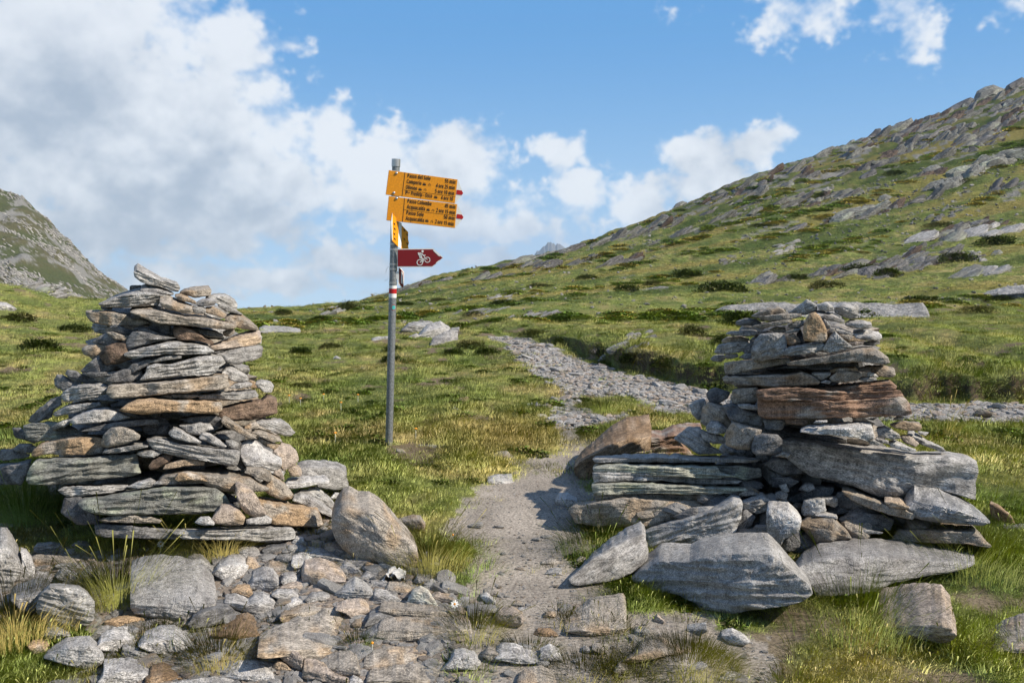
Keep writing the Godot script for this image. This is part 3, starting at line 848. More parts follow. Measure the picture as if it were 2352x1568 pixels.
	cs("w", .1, 10, [1900,762,1910,753,1918,754,1913,764,1902,766], 0, 0)
	cs("g", .02, 16, [1891,803,1905,776,1918,759,1937,779,1960,797,1940,803,1905,808], 0, 0)
	cs("p", .2, 6, [1948,787,1967,783,1985,783,1983,788,1959,795], 0, 0)
	cs("g", .2, 0, [1983,784,2020,780,2022,788,2007,794,1985,792], 0, 0)
	cs("g", .05, 16, [1729,821,1728,800,1736,779,1749,765,1779,763,1800,765,1806,787,1804,811,1784,821,1754,828,1733,827], 0, 0)
	cs("g", .3, 6, [1669,764,1679,760,1712,757,1738,758,1741,766,1717,772,1685,770], 0, 0)
	cs("t", .2, 2, [1658,781,1671,773,1701,771,1720,776,1717,784,1685,787,1661,787], 0, 0)
	cs("g", .15, 8, [1642,807,1650,792,1671,784,1706,780,1722,783,1717,797,1701,807,1669,813,1647,812], 0, 0)
	cs("d", .1, 0, [1712,800,1728,781,1736,784,1730,805,1717,811], 0, 0)
	cs("g", .1, 4, [1632,823,1642,815,1663,813,1666,824,1655,831,1636,828], 0, 0)
	cs("t", .1, 6, [1655,821,1669,813,1693,811,1697,819,1677,824], 0, 0)
	cs("d", .1, 2, [1698,820,1712,811,1728,811,1729,823,1712,825], 0, 0)
	cs("t", .1, 0, [1767,757,1781,750,1803,750,1806,760,1787,764], 0, 0)
	cs("g", .2, 4, [1804,760,1824,753,1840,753,1835,761,1806,766], 0, 0)
	cs("t", .1, 4, [1800,776,1822,764,1835,776,1840,785,1819,792,1803,789], 0, 0)
	cs("g", .15, 14, [1803,809,1808,797,1846,789,1886,784,1895,789,1894,800,1873,809,1819,816,1804,815], 0, 0)
	cs("d", 0, -8, [1840,757,1848,779,1848,789,1835,784,1830,768], 0, 0)
	cs("t", .15, 18, [1812,831,1846,823,1900,813,1953,801,1980,795,2004,795,2020,805,2036,819,2041,831,2031,836,2004,835,2002,829,1953,830,1900,832,1846,839,1816,838], 0, 0)
	cs("t", .1, 8, [1666,832,1701,827,1738,824,1779,821,1811,820,1812,832,1787,836,1744,846,1701,856,1669,858], 0, 0)
	cs("t", .2, 12, [1665,864,1671,859,1717,859,1765,855,1814,854,1840,846,1862,856,1881,873,1875,881,1832,885,1781,889,1738,883,1690,882,1669,875], 0, 0)
	cs("g", .2, 8, [1865,854,1908,852,1908,859,1889,873,1878,867], 0, 0)
	cs("o", .3, 8, [1908,848,1926,842,1964,841,1971,847,1940,852,1910,855], 0, 0)
	cs("t", .1, 12, [1906,867,1924,852,1953,851,1975,854,1980,860,1969,873,1940,878,1913,875], 0, 0)
	cs("w", .2, 12, [1972,871,1985,865,2012,864,2015,871,1994,877], 0, 0)
	cs("W", .1, 12, [1991,863,1995,852,2012,859,2019,866], 0, 0)
	cs("g", .1, 10, [1886,878,1897,872,1910,875,1905,882], 0, 0)
	cs("t", .15, 2, [1969,846,1994,838,2028,838,2053,844,2057,859,2050,866,2018,864,2007,856,1977,851], 0, 0)
	cs("d", 0, -4, [1787,846,1819,839,1886,835,1969,832,1969,848,1905,851,1846,846], 0, 0)
	cs("R", .3, 10, [1857,889,1926,881,2007,874,2042,870,2057,883,2050,895,2007,902,1926,903,1867,899], 0, 0)
	cs("R", .06, 14, [1745,894,1779,890,1859,889,1913,898,2007,898,2061,895,2070,911,2034,921,1926,926,1819,921,1748,918], 0, 0)
	cs("R", .06, 18, [1748,914,1819,915,1926,920,2007,914,2069,909,2081,925,2088,950,2069,954,2007,956,1926,958,1846,961,1765,960,1750,953], 0, 0)
	cs("t", .1, 10, [1679,913,1685,894,1701,889,1738,886,1746,897,1748,918,1722,925,1687,926], 0, 0)
	cs("d", .1, 12, [1623,902,1631,893,1644,889,1658,894,1677,899,1671,913,1652,926,1631,924], 0, 0)
	cs("g", .1, 6, [1584,929,1599,918,1618,914,1623,929,1615,956,1604,964,1591,950], 0, 0)
	cs("t", .1, 14, [1615,932,1631,921,1658,926,1669,945,1679,969,1671,988,1631,983,1611,969], 0, 0)
	cs("d", .1, 16, [1661,929,1685,924,1722,940,1752,953,1749,977,1712,972,1677,961], 0, 0)
	cs("g", .2, 18, [1695,929,1717,927,1746,932,1749,940,1725,941,1703,936], 0, 0)
	cs("d", .1, 6, [1736,924,1749,918,1752,953,1738,945], 0, 0)
	cs("g", .2, 22, [1622,980,1631,966,1650,966,1669,980,1666,993,1647,997,1626,991], 0, 0)
	cs("g", .15, 20, [1611,985,1626,991,1658,999,1667,1007,1663,1019,1639,1019,1615,1007], 0, 0)
	cs("t", .1, 22, [1669,988,1685,966,1712,975,1749,983,1744,999,1728,1009,1722,1031,1695,1031,1669,1020], 0, 0)
	cs("d", .05, 24, [1729,1018,1736,999,1754,995,1787,997,1796,1009,1795,1036,1779,1043,1738,1044,1729,1036], 0, 0)
	cs("g", .1, 24, [1550,1004,1567,991,1580,980,1609,979,1615,1004,1639,1026,1663,1039,1631,1042,1604,1042,1572,1018], 0, 0)
	cs("d", .05, 6, [1754,964,1803,961,1801,980,1792,988,1760,985], 0, 0)
	cs("r", .05, 6, [1803,961,1846,961,1857,969,1846,977,1806,972], 0, 0)
	cs("W", .35, 32, [1843,981,1854,976,1900,971,1980,966,2000,969,2004,983,2007,1001,1991,1012,1967,1001,1913,992,1867,988], 0, 0)
	cs("W", .4, 30, [1869,971,1875,965,1900,964,1900,968,1878,972], 0, 0)
	cs("g", .2, 20, [2015,980,2034,977,2066,996,2069,1005,2050,1009,2018,999], 0, 0)
	cs("t", .2, 16, [2045,972,2074,966,2112,968,2118,980,2112,989,2082,988,2055,980], 0, 0)
	cs("w", .25, 20, [2086,988,2096,987,2125,1007,2165,1026,2172,1034,2160,1036,2122,1018,2093,1001], 0, 0)
	cs("W", .3, 26, [2043,1012,2053,1008,2079,1020,2105,1032,2101,1036,2074,1034,2047,1022], 0, 0)
	cs("g", .2, 28, [1994,1012,2007,1007,2023,1016,2018,1022,1999,1019], 0, 0)
	cs("w", .3, 26, [2012,1003,2042,1011,2042,1020,2023,1015], 0, 0)
	cs("W", .2, 10, [2051,964,2061,954,2077,957,2074,965], 0, 0)
	cs("W", .3, 14, [2109,989,2133,992,2128,1000,2114,997], 0, 0)
	cs("p", .2, 16, [2069,999,2090,997,2112,1018,2101,1026,2077,1012], 0, 0)
	cs("t", .2, 26, [1781,1047,1800,1036,1816,1042,1811,1051], 0, 0)
	cs("w", .12, 0, [1798,1018,1803,999,1830,996,1910,1007,1961,1015,2017,1023,2111,1036,2178,1036,2223,1045,2236,1053,2239,1077,2231,1101,2234,1146,2218,1141,2178,1127,2124,1127,2071,1141,2025,1138,1980,1117,1910,1093,1873,1087,1840,1061,1814,1036], 4.95, .6)
	cs("S", .5, 0, [2073,1152,2089,1106,2103,1087,2119,1101,2151,1109,2204,1138,2236,1160,2255,1176,2271,1192,2253,1205,2220,1200,2178,1194,2140,1186,2097,1168], 4.6, .4)
	cs("t", .25, 0, [1938,1109,1950,1111,1980,1125,2030,1146,2071,1157,2100,1176,2095,1192,2044,1178,1990,1154,1958,1133], 4.75, .4)
	cs("p", .5, 0, [2032,1135,2071,1141,2089,1160,2084,1169,2044,1157], 4.68, .3)
	cs("t", .35, 0, [2054,1226,2068,1197,2111,1194,2199,1202,2231,1201,2247,1218,2274,1251,2269,1257,2218,1243,2151,1240,2084,1237,2057,1234], 4.6, .5)
	cs("W", .15, 0, [1763,1160,1766,1149,1811,1152,1830,1170,1840,1186,1834,1216,1803,1232,1794,1252,1766,1234,1763,1200], 4.5, .3)
	cs("t", .15, 0, [1835,1197,1856,1184,1910,1178,1926,1197,1945,1216,1955,1234,1921,1237,1878,1248,1856,1221], 4.6, .3)
	cs("W", .5, 0, [1873,1176,1894,1173,1921,1180,1925,1192,1894,1182], 4.65, .3)
	cs("g", .1, 0, [1842,1173,1848,1146,1875,1141,1894,1142,1897,1173,1875,1186,1848,1184], 4.8, .3)
	cs("g", .2, 0, [1898,1157,1886,1138,1923,1137,1925,1157,1918,1165], 4.9, .3)
	cs("d", .1, 0, [1929,1189,1950,1176,1980,1174,2030,1178,2052,1192,2044,1216,1990,1221,1945,1210], 4.8, .4)
	cs("g", .3, 0, [1947,1214,1964,1209,1993,1212,2028,1221,2022,1226,1990,1224,1955,1221], 4.7, .25)
	cs("d", .1, 0, [1899,1176,1926,1125,1950,1125,1980,1152,1980,1173,1937,1178,1910,1184], 5.0, .4)
	cs("d", .3, 0, [1808,1146,1835,1122,1873,1101,1915,1106,1910,1127,1873,1141,1830,1154], 5.15, .4)
	cs("w", .3, 0, [1834,1122,1848,1105,1867,1106,1873,1119,1856,1129], 5.05, .2)
	cs("t", .2, 0, [1787,1045,1803,1036,1818,1042,1811,1050], 5.1, .2)
	cs("d", .15, 0, [1757,1063,1776,1047,1816,1050,1846,1069,1840,1087,1798,1090,1771,1074], 5.15, .3)
	cs("d", .2, 0, [1771,1090,1811,1090,1835,1101,1811,1122,1776,1117], 5.1, .3)
	cs("g", .2, 0, [1790,1111,1806,1106,1814,1127,1800,1133], 5.0, .2)
	cs("g", .2, 0, [1782,1130,1798,1125,1810,1133,1806,1149,1784,1146], 4.9, .2)
	cs("d", .05, 0, [1795,1253,1806,1232,1838,1213,1840,1253,1822,1264,1800,1267], 4.62, .3)  # dark-toned piece added for the shaded underside of the white block
	cs("g", .45, 0, [1368,1047,1443,1042,1509,1041,1597,1044,1673,1046,1738,1051,1725,1060,1622,1062,1520,1061,1374,1060], 5.25, .4)
	cs("l", .35, 0, [1368,1065,1386,1060,1417,1056,1520,1060,1643,1062,1648,1078,1673,1088,1691,1093,1622,1097,1545,1091,1443,1085,1374,1085], 5.12, .45)
	cs("g", .1, 0, [1367,1083,1430,1083,1520,1085,1622,1096,1699,1102,1686,1110,1597,1111,1494,1103,1443,1103,1371,1108], 5.14, .4)
	cs("l", .35, 0, [1366,1103,1417,1099,1458,1098,1520,1101,1622,1110,1704,1112,1711,1121,1648,1133,1571,1134,1494,1129,1443,1134,1371,1137], 5.0, .45)
	cs("t", .1, 0, [1371,1134,1443,1129,1520,1134,1622,1137,1673,1134,1648,1147,1494,1147,1374,1149], 5.08, .4)
	cs("t", .1, 0, [1311,1167,1327,1152,1379,1146,1456,1135,1481,1139,1520,1139,1597,1142,1635,1149,1622,1165,1571,1183,1520,1196,1484,1214,1479,1198,1443,1208,1379,1208,1327,1198,1322,1183], 4.98, .5)
	cs("k", .1, 0, [1643,1066,1699,1067,1745,1073,1748,1093,1712,1102,1694,1096,1661,1083], 5.15, .4)  # shaded end of the layered block, its shade put into a darker tone
	cs("g", .12, 0, [1481,1216,1507,1203,1571,1185,1648,1155,1679,1135,1697,1137,1702,1149,1699,1175,1684,1221,1648,1226,1597,1239,1545,1246,1515,1248,1489,1265,1484,1239], 4.72, .3)
	cs("g", .2, 0, [1699,1149,1720,1139,1750,1129,1771,1144,1766,1167,1740,1180,1704,1167], 4.8, .3)
	cs("d", .1, 0, [1699,1173,1714,1165,1735,1183,1725,1206,1704,1216,1686,1221], 4.75, .3)
	cs("t", .3, 0, [1697,1132,1712,1123,1732,1125,1735,1134,1714,1139,1699,1138], 4.95, .2)
	cs("d", .2, 0, [1714,1208,1738,1188,1766,1188,1766,1216,1750,1234,1720,1224], 4.85, .3)

func gs(called: String, label: String, tone: String, tf: float, thick: float, px: Array):      # a stone that lies on the ground by itself
	var cu := 0.0
	var cv := 0.0
	var lo := -1e9
	for i in range(0, px.size(), 2):
		cu += px[i]; cv += px[i + 1]
		lo = maxf(lo, px[i + 1])
	cu /= px.size() / 2; cv /= px.size() / 2
	var hi := 1e9
	for i in range(1, px.size(), 2): hi = minf(hi, px[i])
	var p_foot := on_land(cu, lo - 1.0)
	var dist := EYE.distance_to(p_foot) * (-look(cu, lo).z) / (-look(cu, cv).z)
	var behind := EYE.distance_to(on_land(cu, hi)) * (-look(cu, hi).z) / (-look(cu, cv).z)
	thick = minf(thick, maxf((behind - dist) * .62, .015))     # its top may slope down to the ground behind, not into it
	dist -= minf(.03, thick * .4)
	tf = minf(tf, .8)
	var ends: Array = []       # how the foot of the stone recedes from one end to the other
	for side in 2:
		var q := Vector2(cu, -1e9)
		for i in range(0, px.size(), 2):
			if (px[i] < cu) == (side == 0) and px[i + 1] > q.y and absf(px[i] - cu) > 4.0: q = Vector2(px[i], px[i + 1])
		ends.append(on_land(q.x, q.y) if q.y > 0.0 else p_foot)
	var run: float = ends[1].x - ends[0].x
	var yaw := clampf((-ends[1].z + ends[0].z) / maxf(run, .02) * .6, -.6, .6) if run > .03 else 0.0
	var foot := px.duplicate()
	for i in range(1, px.size(), 2):
		if px[i] > lo - (lo - hi) * .2: foot[i] += 3
	var o := rock(foot, dist + .35 * absf(yaw) * absf(run), thick, tf, yaw + rng.randf_range(-.06, .06), tone, self, called, 0 if dist < 10.0 else 2, true)
	tag(o, label, called.replace("_", " "))

func make_ground_stones():
	gs("boulder", "mottled egg-shaped boulder leaning on the tall cairn beside the trampled path", "t", .3, .45, [766,1158,774,1139,788,1120,801,1115,823,1127,847,1127,871,1142,895,1166,911,1187,935,1211,951,1236,958,1273,949,1289,933,1298,895,1289,849,1276,814,1265,790,1241,774,1209,767,1182])
	gs("stone", "rounded grey stone behind the egg-shaped boulder at the grass tuft", "t", .3, .2, [911,1190,927,1186,949,1181,965,1183,976,1198,973,1220,949,1217,933,1203])
	gs("boulder", "brown boulder with pale sunlit top at the path end of the low cairn", "b", .35, .55, [1322,1057,1335,1037,1371,1006,1407,975,1438,958,1468,955,1491,951,1491,980,1489,996,1443,1008,1412,1026,1409,1042,1371,1047,1367,1093,1348,1098,1333,1088,1325,1075])
	gs("boulder", "rust-red broken boulder between the brown boulder and the low cairn", "R", .3, .4, [1409,1003,1422,997,1458,996,1494,987,1520,988,1545,975,1584,970,1609,971,1597,980,1566,988,1548,1003,1581,1029,1597,1052,1412,1052])
	gs("stone", "small white stone on the path beside the layered block", "W", .4, .16, [1276,1144,1284,1132,1302,1130,1325,1142,1326,1155,1309,1162,1286,1160])
	gs("boulder", "pale slab stone lying tilted at the path edge in front of the low cairn", "w", .22, .4, [1310,1320,1333,1299,1360,1269,1400,1237,1440,1210,1472,1197,1480,1205,1480,1229,1486,1250,1484,1269,1467,1288,1448,1307,1413,1323,1360,1334,1330,1339,1317,1334])
	gs("stone", "small stone touching the tilted pale slab on the path", "t", .3, .1, [1325,1283,1333,1276,1349,1280,1338,1291,1327,1292])
	gs("stone", "orange-tinted smooth stone standing alone beside the dry grass on the path", "p", .35, .22, [1137,1401,1145,1393,1180,1393,1201,1406,1201,1425,1190,1438,1169,1436,1145,1422])
	gs("flat_rock", "broad smooth buff rock set flush in the path", "t", .93, .35, [1300,1406,1338,1387,1360,1371,1400,1366,1432,1362,1437,1371,1427,1387,1419,1404,1440,1417,1427,1433,1386,1446,1341,1456,1322,1433])
	gs("flat_rock", "long curved rock rim behind the round brown grass tuft", "t", .6, .3, [1425,1511,1454,1487,1480,1465,1521,1452,1569,1452,1609,1460,1574,1468,1534,1476,1494,1503,1454,1519])
	gs("stone", "dark-sided stone beside the white sparkling slab near the path", "t", .4, .15, [1108,1495,1121,1483,1139,1488,1164,1506,1150,1516,1123,1514])
	gs("flat_stone", "white sparkling flat slab between two grass tufts on the path", "W", .7, .3, [1139,1484,1153,1475,1180,1476,1220,1492,1247,1508,1231,1522,1188,1519])
	gs("flat_stone", "grey flat stone sunk in turf below the buff rock", "w", .8, .25, [1241,1487,1263,1477,1284,1489,1292,1500,1279,1511,1258,1516,1244,1500])
	gs("flat_stone", "tan worn flat stone at the bottom edge of the path", "t", .75, .3, [1190,1546,1212,1532,1241,1527,1266,1538,1290,1554,1279,1562,1225,1573,1193,1568])
	gs("stone", "grey cube-shaped stone among gravel before the big striped boulder", "g", .45, .15, [1456,1452,1459,1438,1483,1440,1494,1449,1488,1461,1464,1460])
	gs("stone", "grey wedge stone beneath the overhang of the striped boulder", "g", .45, .15, [1572,1438,1582,1432,1623,1430,1624,1444,1609,1455,1588,1449])
	gs("stone", "small pale pointed stone under the green plants by the buff rock", "p", .3, .1, [1499,1420,1510,1408,1526,1425,1523,1430])
	gs("stone", "small white stone at the corner of the buff rock", "W", .3, .1, [1386,1441,1394,1432,1411,1438,1408,1445,1392,1446])
	gs("stone", "flat tan stone chip lying between small path stones", "t", .6, .15, [1112,1351,1134,1347,1155,1361,1153,1366,1131,1363])
	gs("stone", "whitish knobbly stone at the grassy side of the path", "W", .3, .15, [1103,1363,1118,1359,1138,1377,1137,1387,1121,1385])
	gs("stone", "thin tan flake above the orange-tinted stone", "t", .6, .15, [1172,1382,1188,1377,1206,1385,1198,1391])
	gs("stone", "small whitish flake beside the orange-tinted stone", "w", .5, .1, [1190,1395,1209,1391,1217,1398,1198,1402])
	gs("stone", "grey brick-shaped stone lying on the bare path", "g", .55, .15, [1251,1314,1266,1304,1290,1303,1290,1316,1263,1318])
	gs("stone", "long thin tan stone lying on the bare path", "t", .6, .12, [1243,1288,1263,1283,1292,1283,1294,1292,1266,1296])
	gs("stone", "brown humped stone half sunk in turf near the buff rock", "b", .5, .2, [1223,1452,1236,1441,1263,1441,1282,1455,1258,1461,1236,1461])
	gs("stone", "tan humped stone above the brown humped one", "t", .4, .12, [1247,1414,1255,1402,1274,1402,1276,1413,1258,1417])
	gs("stone", "rounded striped stone in the gravel near the round grass tuft", "W", .4, .25, [1658,1446,1682,1441,1709,1455,1723,1468,1709,1479,1676,1473])
	gs("stone", "pale rounded stone in gravel at the bottom beside the round grass tuft", "w", .5, .15, [1650,1551,1668,1540,1690,1540,1693,1557,1668,1562])
	gs("stone", "tan angular stone beside the small dry grass tuft on the path", "t", .5, .15, [1411,1535,1421,1519,1440,1522,1445,1538,1421,1546])
	gs("stone", "flat tan stone in the gravel below the buff rock", "t", .5, .12, [1360,1479,1376,1476,1389,1487,1381,1498,1362,1487])
	gs("stone", "pale flat chip in the gravel near the buff rock", "w", .5, .1, [1333,1487,1346,1481,1362,1492,1349,1498])
	gs("boulder", "grey flat boulder at the back of the small boulder group in the meadow", "g", .35, .5, [920,756,937,740,984,735,996,738,973,754,965,762,937,764])
	gs("boulder", "white angular boulder on top of the boulder group in the meadow", "W", .4, .6, [959,766,980,744,1012,735,1035,750,1027,764,996,778,965,778])
	gs("boulder", "flat triangular slab in front of the meadow boulder group", "w", .85, .4, [986,791,992,776,1035,754,1053,758,1047,778,1016,789])
	gs("stone", "small grey stone behind the flat triangular slab in the meadow", "g", .3, .3, [1035,752,1055,750,1053,764,1039,762])
	gs("stone", "small pale stone wedged under the meadow boulder group", "w", .2, .3, [934,774,957,764,965,770,949,778])
	gs("flat_rock", "low grey rock slab in the meadow beside the tall cairn", "g", .7, 1.2, [592,752,605,746,652,748,691,754,668,764,613,762])
	gs("flat_stone", "pale flat stone in the grass behind the signpost", "w", .8, .5, [852,776,871,772,910,772,910,778,879,781])
	gs("stone", "long orange-tan stone lying like a log in the meadow", "o", .5, .25, [1033,918,1074,910,1082,914,1078,918,1043,924,1035,924])
	gs("stone", "small pale stone below the log-like orange-tan stone", "w", .4, .15, [1031,940,1043,933,1053,938,1051,942])
	gs("stone", "whitish stone on the worn turf behind the signpost", "w", .4, .2, [764,822,771,816,783,821,777,826])
	gs("stone", "small white stone in the meadow near the tall cairn", "W", .3, .2, [635,848,643,844,646,850,639,852])
	gs("flat_stone", "thin pale flake in the meadow beside the signpost pole", "w", .6, .3, [822,846,832,843,844,844,844,848,824,848])
	gs("flat_stone", "pale flat slab in the grass at the signpost foot", "w", .8, .3, [947,1026,965,1020,1039,1022,1043,1028,1004,1032])
	gs("stone", "tan rounded stone where the trampled path meets the turf", "t", .5, .2, [1133,1037,1164,1035,1182,1049,1176,1055,1160,1047])
	gs("flat_stone", "whitish flat stone at the turf edge of the trampled path", "W", .55, .25, [1121,1094,1141,1088,1176,1088,1180,1102,1148,1112,1125,1110])
	gs("stone", "small tan stone right at the signpost foot", "t", .5, .12, [910,1029,926,1031,936,1039,918,1038])
	gs("stone", "grey stone at the end of the gravel track verge", "g", .3, .2, [1211,926,1223,924,1225,932,1215,933])
	gs("stone", "larger grey stone next in line on the gravel track verge", "g", .3, .2, [1225,930,1234,921,1242,928,1238,936])
	gs("stone", "brown oval stone on the gravel track verge", "t", .3, .2, [1244,928,1258,924,1270,930,1262,936])
	gs("stone", "pale round stone at the fork of track and path", "w", .3, .2, [1273,969,1289,963,1301,973,1289,979])
	gs("stone", "orange flat stone at the fork of track and path", "o", .4, .2, [1266,978,1277,973,1289,983,1273,983])
	gs("stone", "grey stone against the grassy islet in the gravel track", "g", .3, .2, [1299,951,1309,946,1320,951,1309,962])
	gs("stone", "dark stone on the grassy islet in the gravel track", "d", .2, .2, [1348,942,1355,937,1363,946,1352,949])
	gs("stone", "tan block standing in the middle of the gravel track", "t", .4, .2, [1324,875,1336,877,1342,887,1330,888])
	gs("boulder", "big grey boulder with sharp edge cut by the picture border", "g", .35, .4, [0,1210,15,1211,27,1227,42,1257,50,1282,37,1307,27,1337,15,1349,0,1349,-30,1317,-35,1252])
	gs("stone", "bright white broken stone against the big sharp-edged grey boulder", "W", .15, .3, [27,1329,37,1312,50,1287,46,1256,60,1260,72,1277,79,1302,75,1324,50,1332])
	gs("stone", "pale orange chip on top behind the big sharp-edged grey boulder", "p", .3, .2, [-5,1202,15,1201,29,1203,25,1215,12,1211,-5,1210])
	gs("stone", "oblong grey stone in the grass below the tall cairn", "g", .25, .15, [77,1255,85,1246,117,1243,140,1247,146,1257,142,1266,112,1269,80,1266])
	gs("flat_stone", "long striped slab bridging stones below the oblong grey stone", "t", .35, .2, [72,1277,82,1273,125,1274,185,1276,207,1287,220,1297,200,1296,150,1291,100,1294,77,1299])
	gs("stone", "dark thin slab under the long striped slab", "d", .2, .2, [80,1302,100,1296,120,1294,107,1304,82,1310])
	gs("stone", "second dark thin slab beside the shaggy grass tuft", "g", .3, .2, [127,1297,140,1292,175,1293,210,1297,210,1302,162,1307,135,1304])
	gs("stone", "pale rough block under the thin slabs by the shaggy tuft", "w", .3, .2, [128,1317,140,1304,165,1309,185,1322,192,1337,160,1339,135,1327])
	gs("stone", "grey stone half hidden by the shaggy grass tuft", "g", .4, .2, [180,1314,200,1304,232,1309,224,1327,195,1332])
	gs("boulder", "pale grey slanting boulder behind the fractured grey block", "w", .45, .3, [25,1352,50,1339,80,1327,110,1329,117,1339,100,1357,82,1397,70,1409,50,1392])
	gs("stone", "flat white stone above the pale slanting boulder", "W", .6, .3, [75,1317,87,1311,110,1314,140,1337,117,1337,82,1327])
	gs("boulder", "fractured grey block with vertical cracks beside the shaggy tuft", "g", .1, .3, [85,1399,92,1359,115,1339,140,1339,180,1343,200,1357,213,1377,213,1417,200,1429,170,1445,150,1437,110,1429])
	gs("boulder", "large pale banded boulder with dark underside before the dry tufts", "w", .62, .5, [304,1312,302,1287,332,1276,369,1272,419,1278,449,1289,474,1302,489,1319,495,1357,484,1374,461,1384,444,1407,429,1420,389,1412,349,1397,312,1379,303,1347])
	gs("stone", "dark striped oval slab leaning on the large banded boulder", "d", .3, .2, [432,1427,444,1407,464,1389,496,1377,521,1374,536,1389,536,1409,511,1424,474,1434,444,1440])
	gs("stone", "striped rounded stone paired with the speckled rounded one", "W", .5, .3, [224,1472,232,1454,262,1439,294,1438,324,1447,334,1454,322,1472,314,1479,279,1474,277,1494,239,1487])
	gs("stone", "speckled rounded stone behind the long wedge stone", "W", .5, .3, [319,1467,332,1449,369,1434,399,1434,429,1447,442,1464,429,1482,404,1494,374,1498,344,1487])
	gs("stone", "grey wedge stone before the two rounded stones", "g", .35, .2, [277,1499,282,1474,294,1475,324,1488,354,1496,355,1511,332,1516,299,1506])
	gs("boulder", "grey boulder with tan face beside the small orange stone", "w", .3, .3, [102,1499,120,1482,150,1464,180,1460,205,1459,220,1472,232,1489,236,1504,224,1521,205,1534,175,1526,137,1514])
	gs("stone", "small bright orange stone in dry grass", "o", .4, .15, [65,1477,75,1469,110,1464,112,1474,107,1491,75,1499])
	gs("stone", "oval grey stone above the grey boulder with tan face", "g", .45, .2, [100,1452,107,1439,130,1438,160,1449,160,1459,142,1467,112,1462])
	gs("flat_stone", "white layered stone at the bottom by bare soil", "W", .5, .3, [224,1559,237,1534,239,1513,299,1509,329,1519,344,1529,324,1551,299,1568,237,1566])
	gs("stone", "orange-brown bar-shaped stone under the shaggy tuft", "o", .3, .2, [242,1424,274,1414,334,1410,332,1417,319,1432,274,1437,239,1432])
	gs("stone", "flat tan stone under the large banded boulder", "t", .5, .2, [352,1423,362,1414,387,1414,409,1427,399,1434,362,1430])
	gs("stone", "small white wedge beside the striped rounded stone", "W", .5, .2, [205,1454,224,1439,249,1432,249,1447,224,1459])
	gs("stone", "small tan stone below the large banded boulder corner", "t", .4, .15, [409,1432,424,1420,434,1424,434,1442,419,1439])
	gs("flat_rock", "brown flat rock in the soil at the bottom", "b", .6, .3, [334,1549,349,1526,374,1519,399,1531,429,1541,424,1559,374,1564,334,1568])
	gs("stone", "pale stone cut by the bottom border in dry grass", "w", .6, .2, [106,1568,125,1561,162,1559,165,1568,160,1586,107,1586])
	gs("flat_stone", "long pale slab cut by the bottom border", "W", .6, .3, [387,1568,424,1561,461,1556,511,1551,561,1559,599,1571,574,1591,399,1591])
	gs("stone", "dark thin slab between the banded boulder and pale rounded stones", "g", .4, .2, [429,1277,444,1269,464,1273,486,1294,496,1317,489,1322,474,1302])
	gs("stone", "shaded grey stone in grass below the tall cairn base", "d", .3, .2, [162,1250,180,1240,200,1242,212,1252,190,1260])
	gs("stone", "small white stone in the grass behind the large banded boulder", "W", .4, .2, [246,1279,259,1272,284,1272,287,1279,269,1287,249,1287])
	gs("stone", "white rounded stone at the rim of the rubble by the dry tufts", "W", .4, .3, [489,1307,504,1287,524,1274,549,1271,569,1284,564,1299,552,1319,532,1328,509,1327])
	gs("stone", "tan lumpy stone squeezed behind two pale rounded stones", "p", .4, .25, [562,1287,569,1277,584,1279,599,1297,579,1305,567,1303])
	gs("stone", "pale low stone next to the dry grass at the cairn foot", "w", .4, .25, [547,1255,562,1250,582,1252,599,1265,592,1274,567,1280,547,1273])
	gs("flat_stone", "greenish tan leaf-shaped flat stone in the rubble", "t", .6, .2, [607,1292,617,1287,647,1291,680,1302,676,1312,642,1314,624,1307])
	gs("stone", "pale rounded stone with ribbed surface in the rubble", "W", .5, .3, [568,1332,582,1307,602,1299,627,1304,639,1322,627,1347,612,1356,582,1342])
	gs("stone", "dark squarish stone above the leaf-shaped flat stone", "g", .3, .2, [633,1277,644,1271,669,1271,669,1287,656,1294,637,1287])
	gs("stone", "white flat-topped stone behind the large tan rubble block", "W", .6, .25, [669,1277,686,1269,711,1266,731,1277,724,1282,696,1287,695,1307,676,1297])
	gs("boulder", "largest tan block of the rubble with shaded side", "p", .5, .3, [694,1294,701,1284,734,1279,761,1289,786,1302,792,1317,779,1339,761,1347,731,1337,711,1332,696,1319])
	gs("stone", "dark flake at the foot of the cairn base slab", "d", .3, .2, [602,1260,622,1250,659,1247,651,1267,627,1271,609,1270])
	gs("stone", "grey flake below the end of the cairn base slab", "g", .3, .2, [647,1265,664,1251,691,1250,705,1257,701,1267,666,1272])
	gs("stone", "white upright stone at the end of the cairn base slab", "W", .2, .15, [670,1245,679,1230,696,1232,700,1245,686,1250])
	gs("stone", "flat brownish stone in the dark hollow by the egg-shaped boulder", "t", .4, .2, [714,1242,716,1235,734,1240,750,1250,734,1255])
	gs("flat_stone", "long grey shard in front of the dark hollow", "g", .5, .2, [706,1255,729,1257,749,1263,781,1272,794,1282,766,1292,741,1277])
	gs("stone", "pale oval stone in front of the dark hollow", "p", .5, .2, [746,1250,761,1245,781,1252,795,1262,781,1270,761,1265])
	gs("stone", "small brown stone against the egg-shaped boulder", "t", .3, .15, [791,1269,804,1263,816,1269,809,1285,796,1277])
	gs("stone", "dark grey pyramid stone against the egg-shaped boulder", "g", .2, .15, [811,1284,821,1265,839,1269,844,1282,836,1295])
	gs("stone", "orange cube stone against the egg-shaped boulder", "o", .3, .15, [837,1304,841,1284,859,1289,867,1304,849,1309])
	gs("stone", "pale grey stone at the toe of the egg-shaped boulder", "w", .4, .15, [866,1294,873,1284,891,1287,911,1299,891,1310])
	gs("stone", "white angular stone beside the largest tan rubble block", "W", .4, .2, [777,1294,794,1282,814,1292,829,1307,824,1317,804,1314])
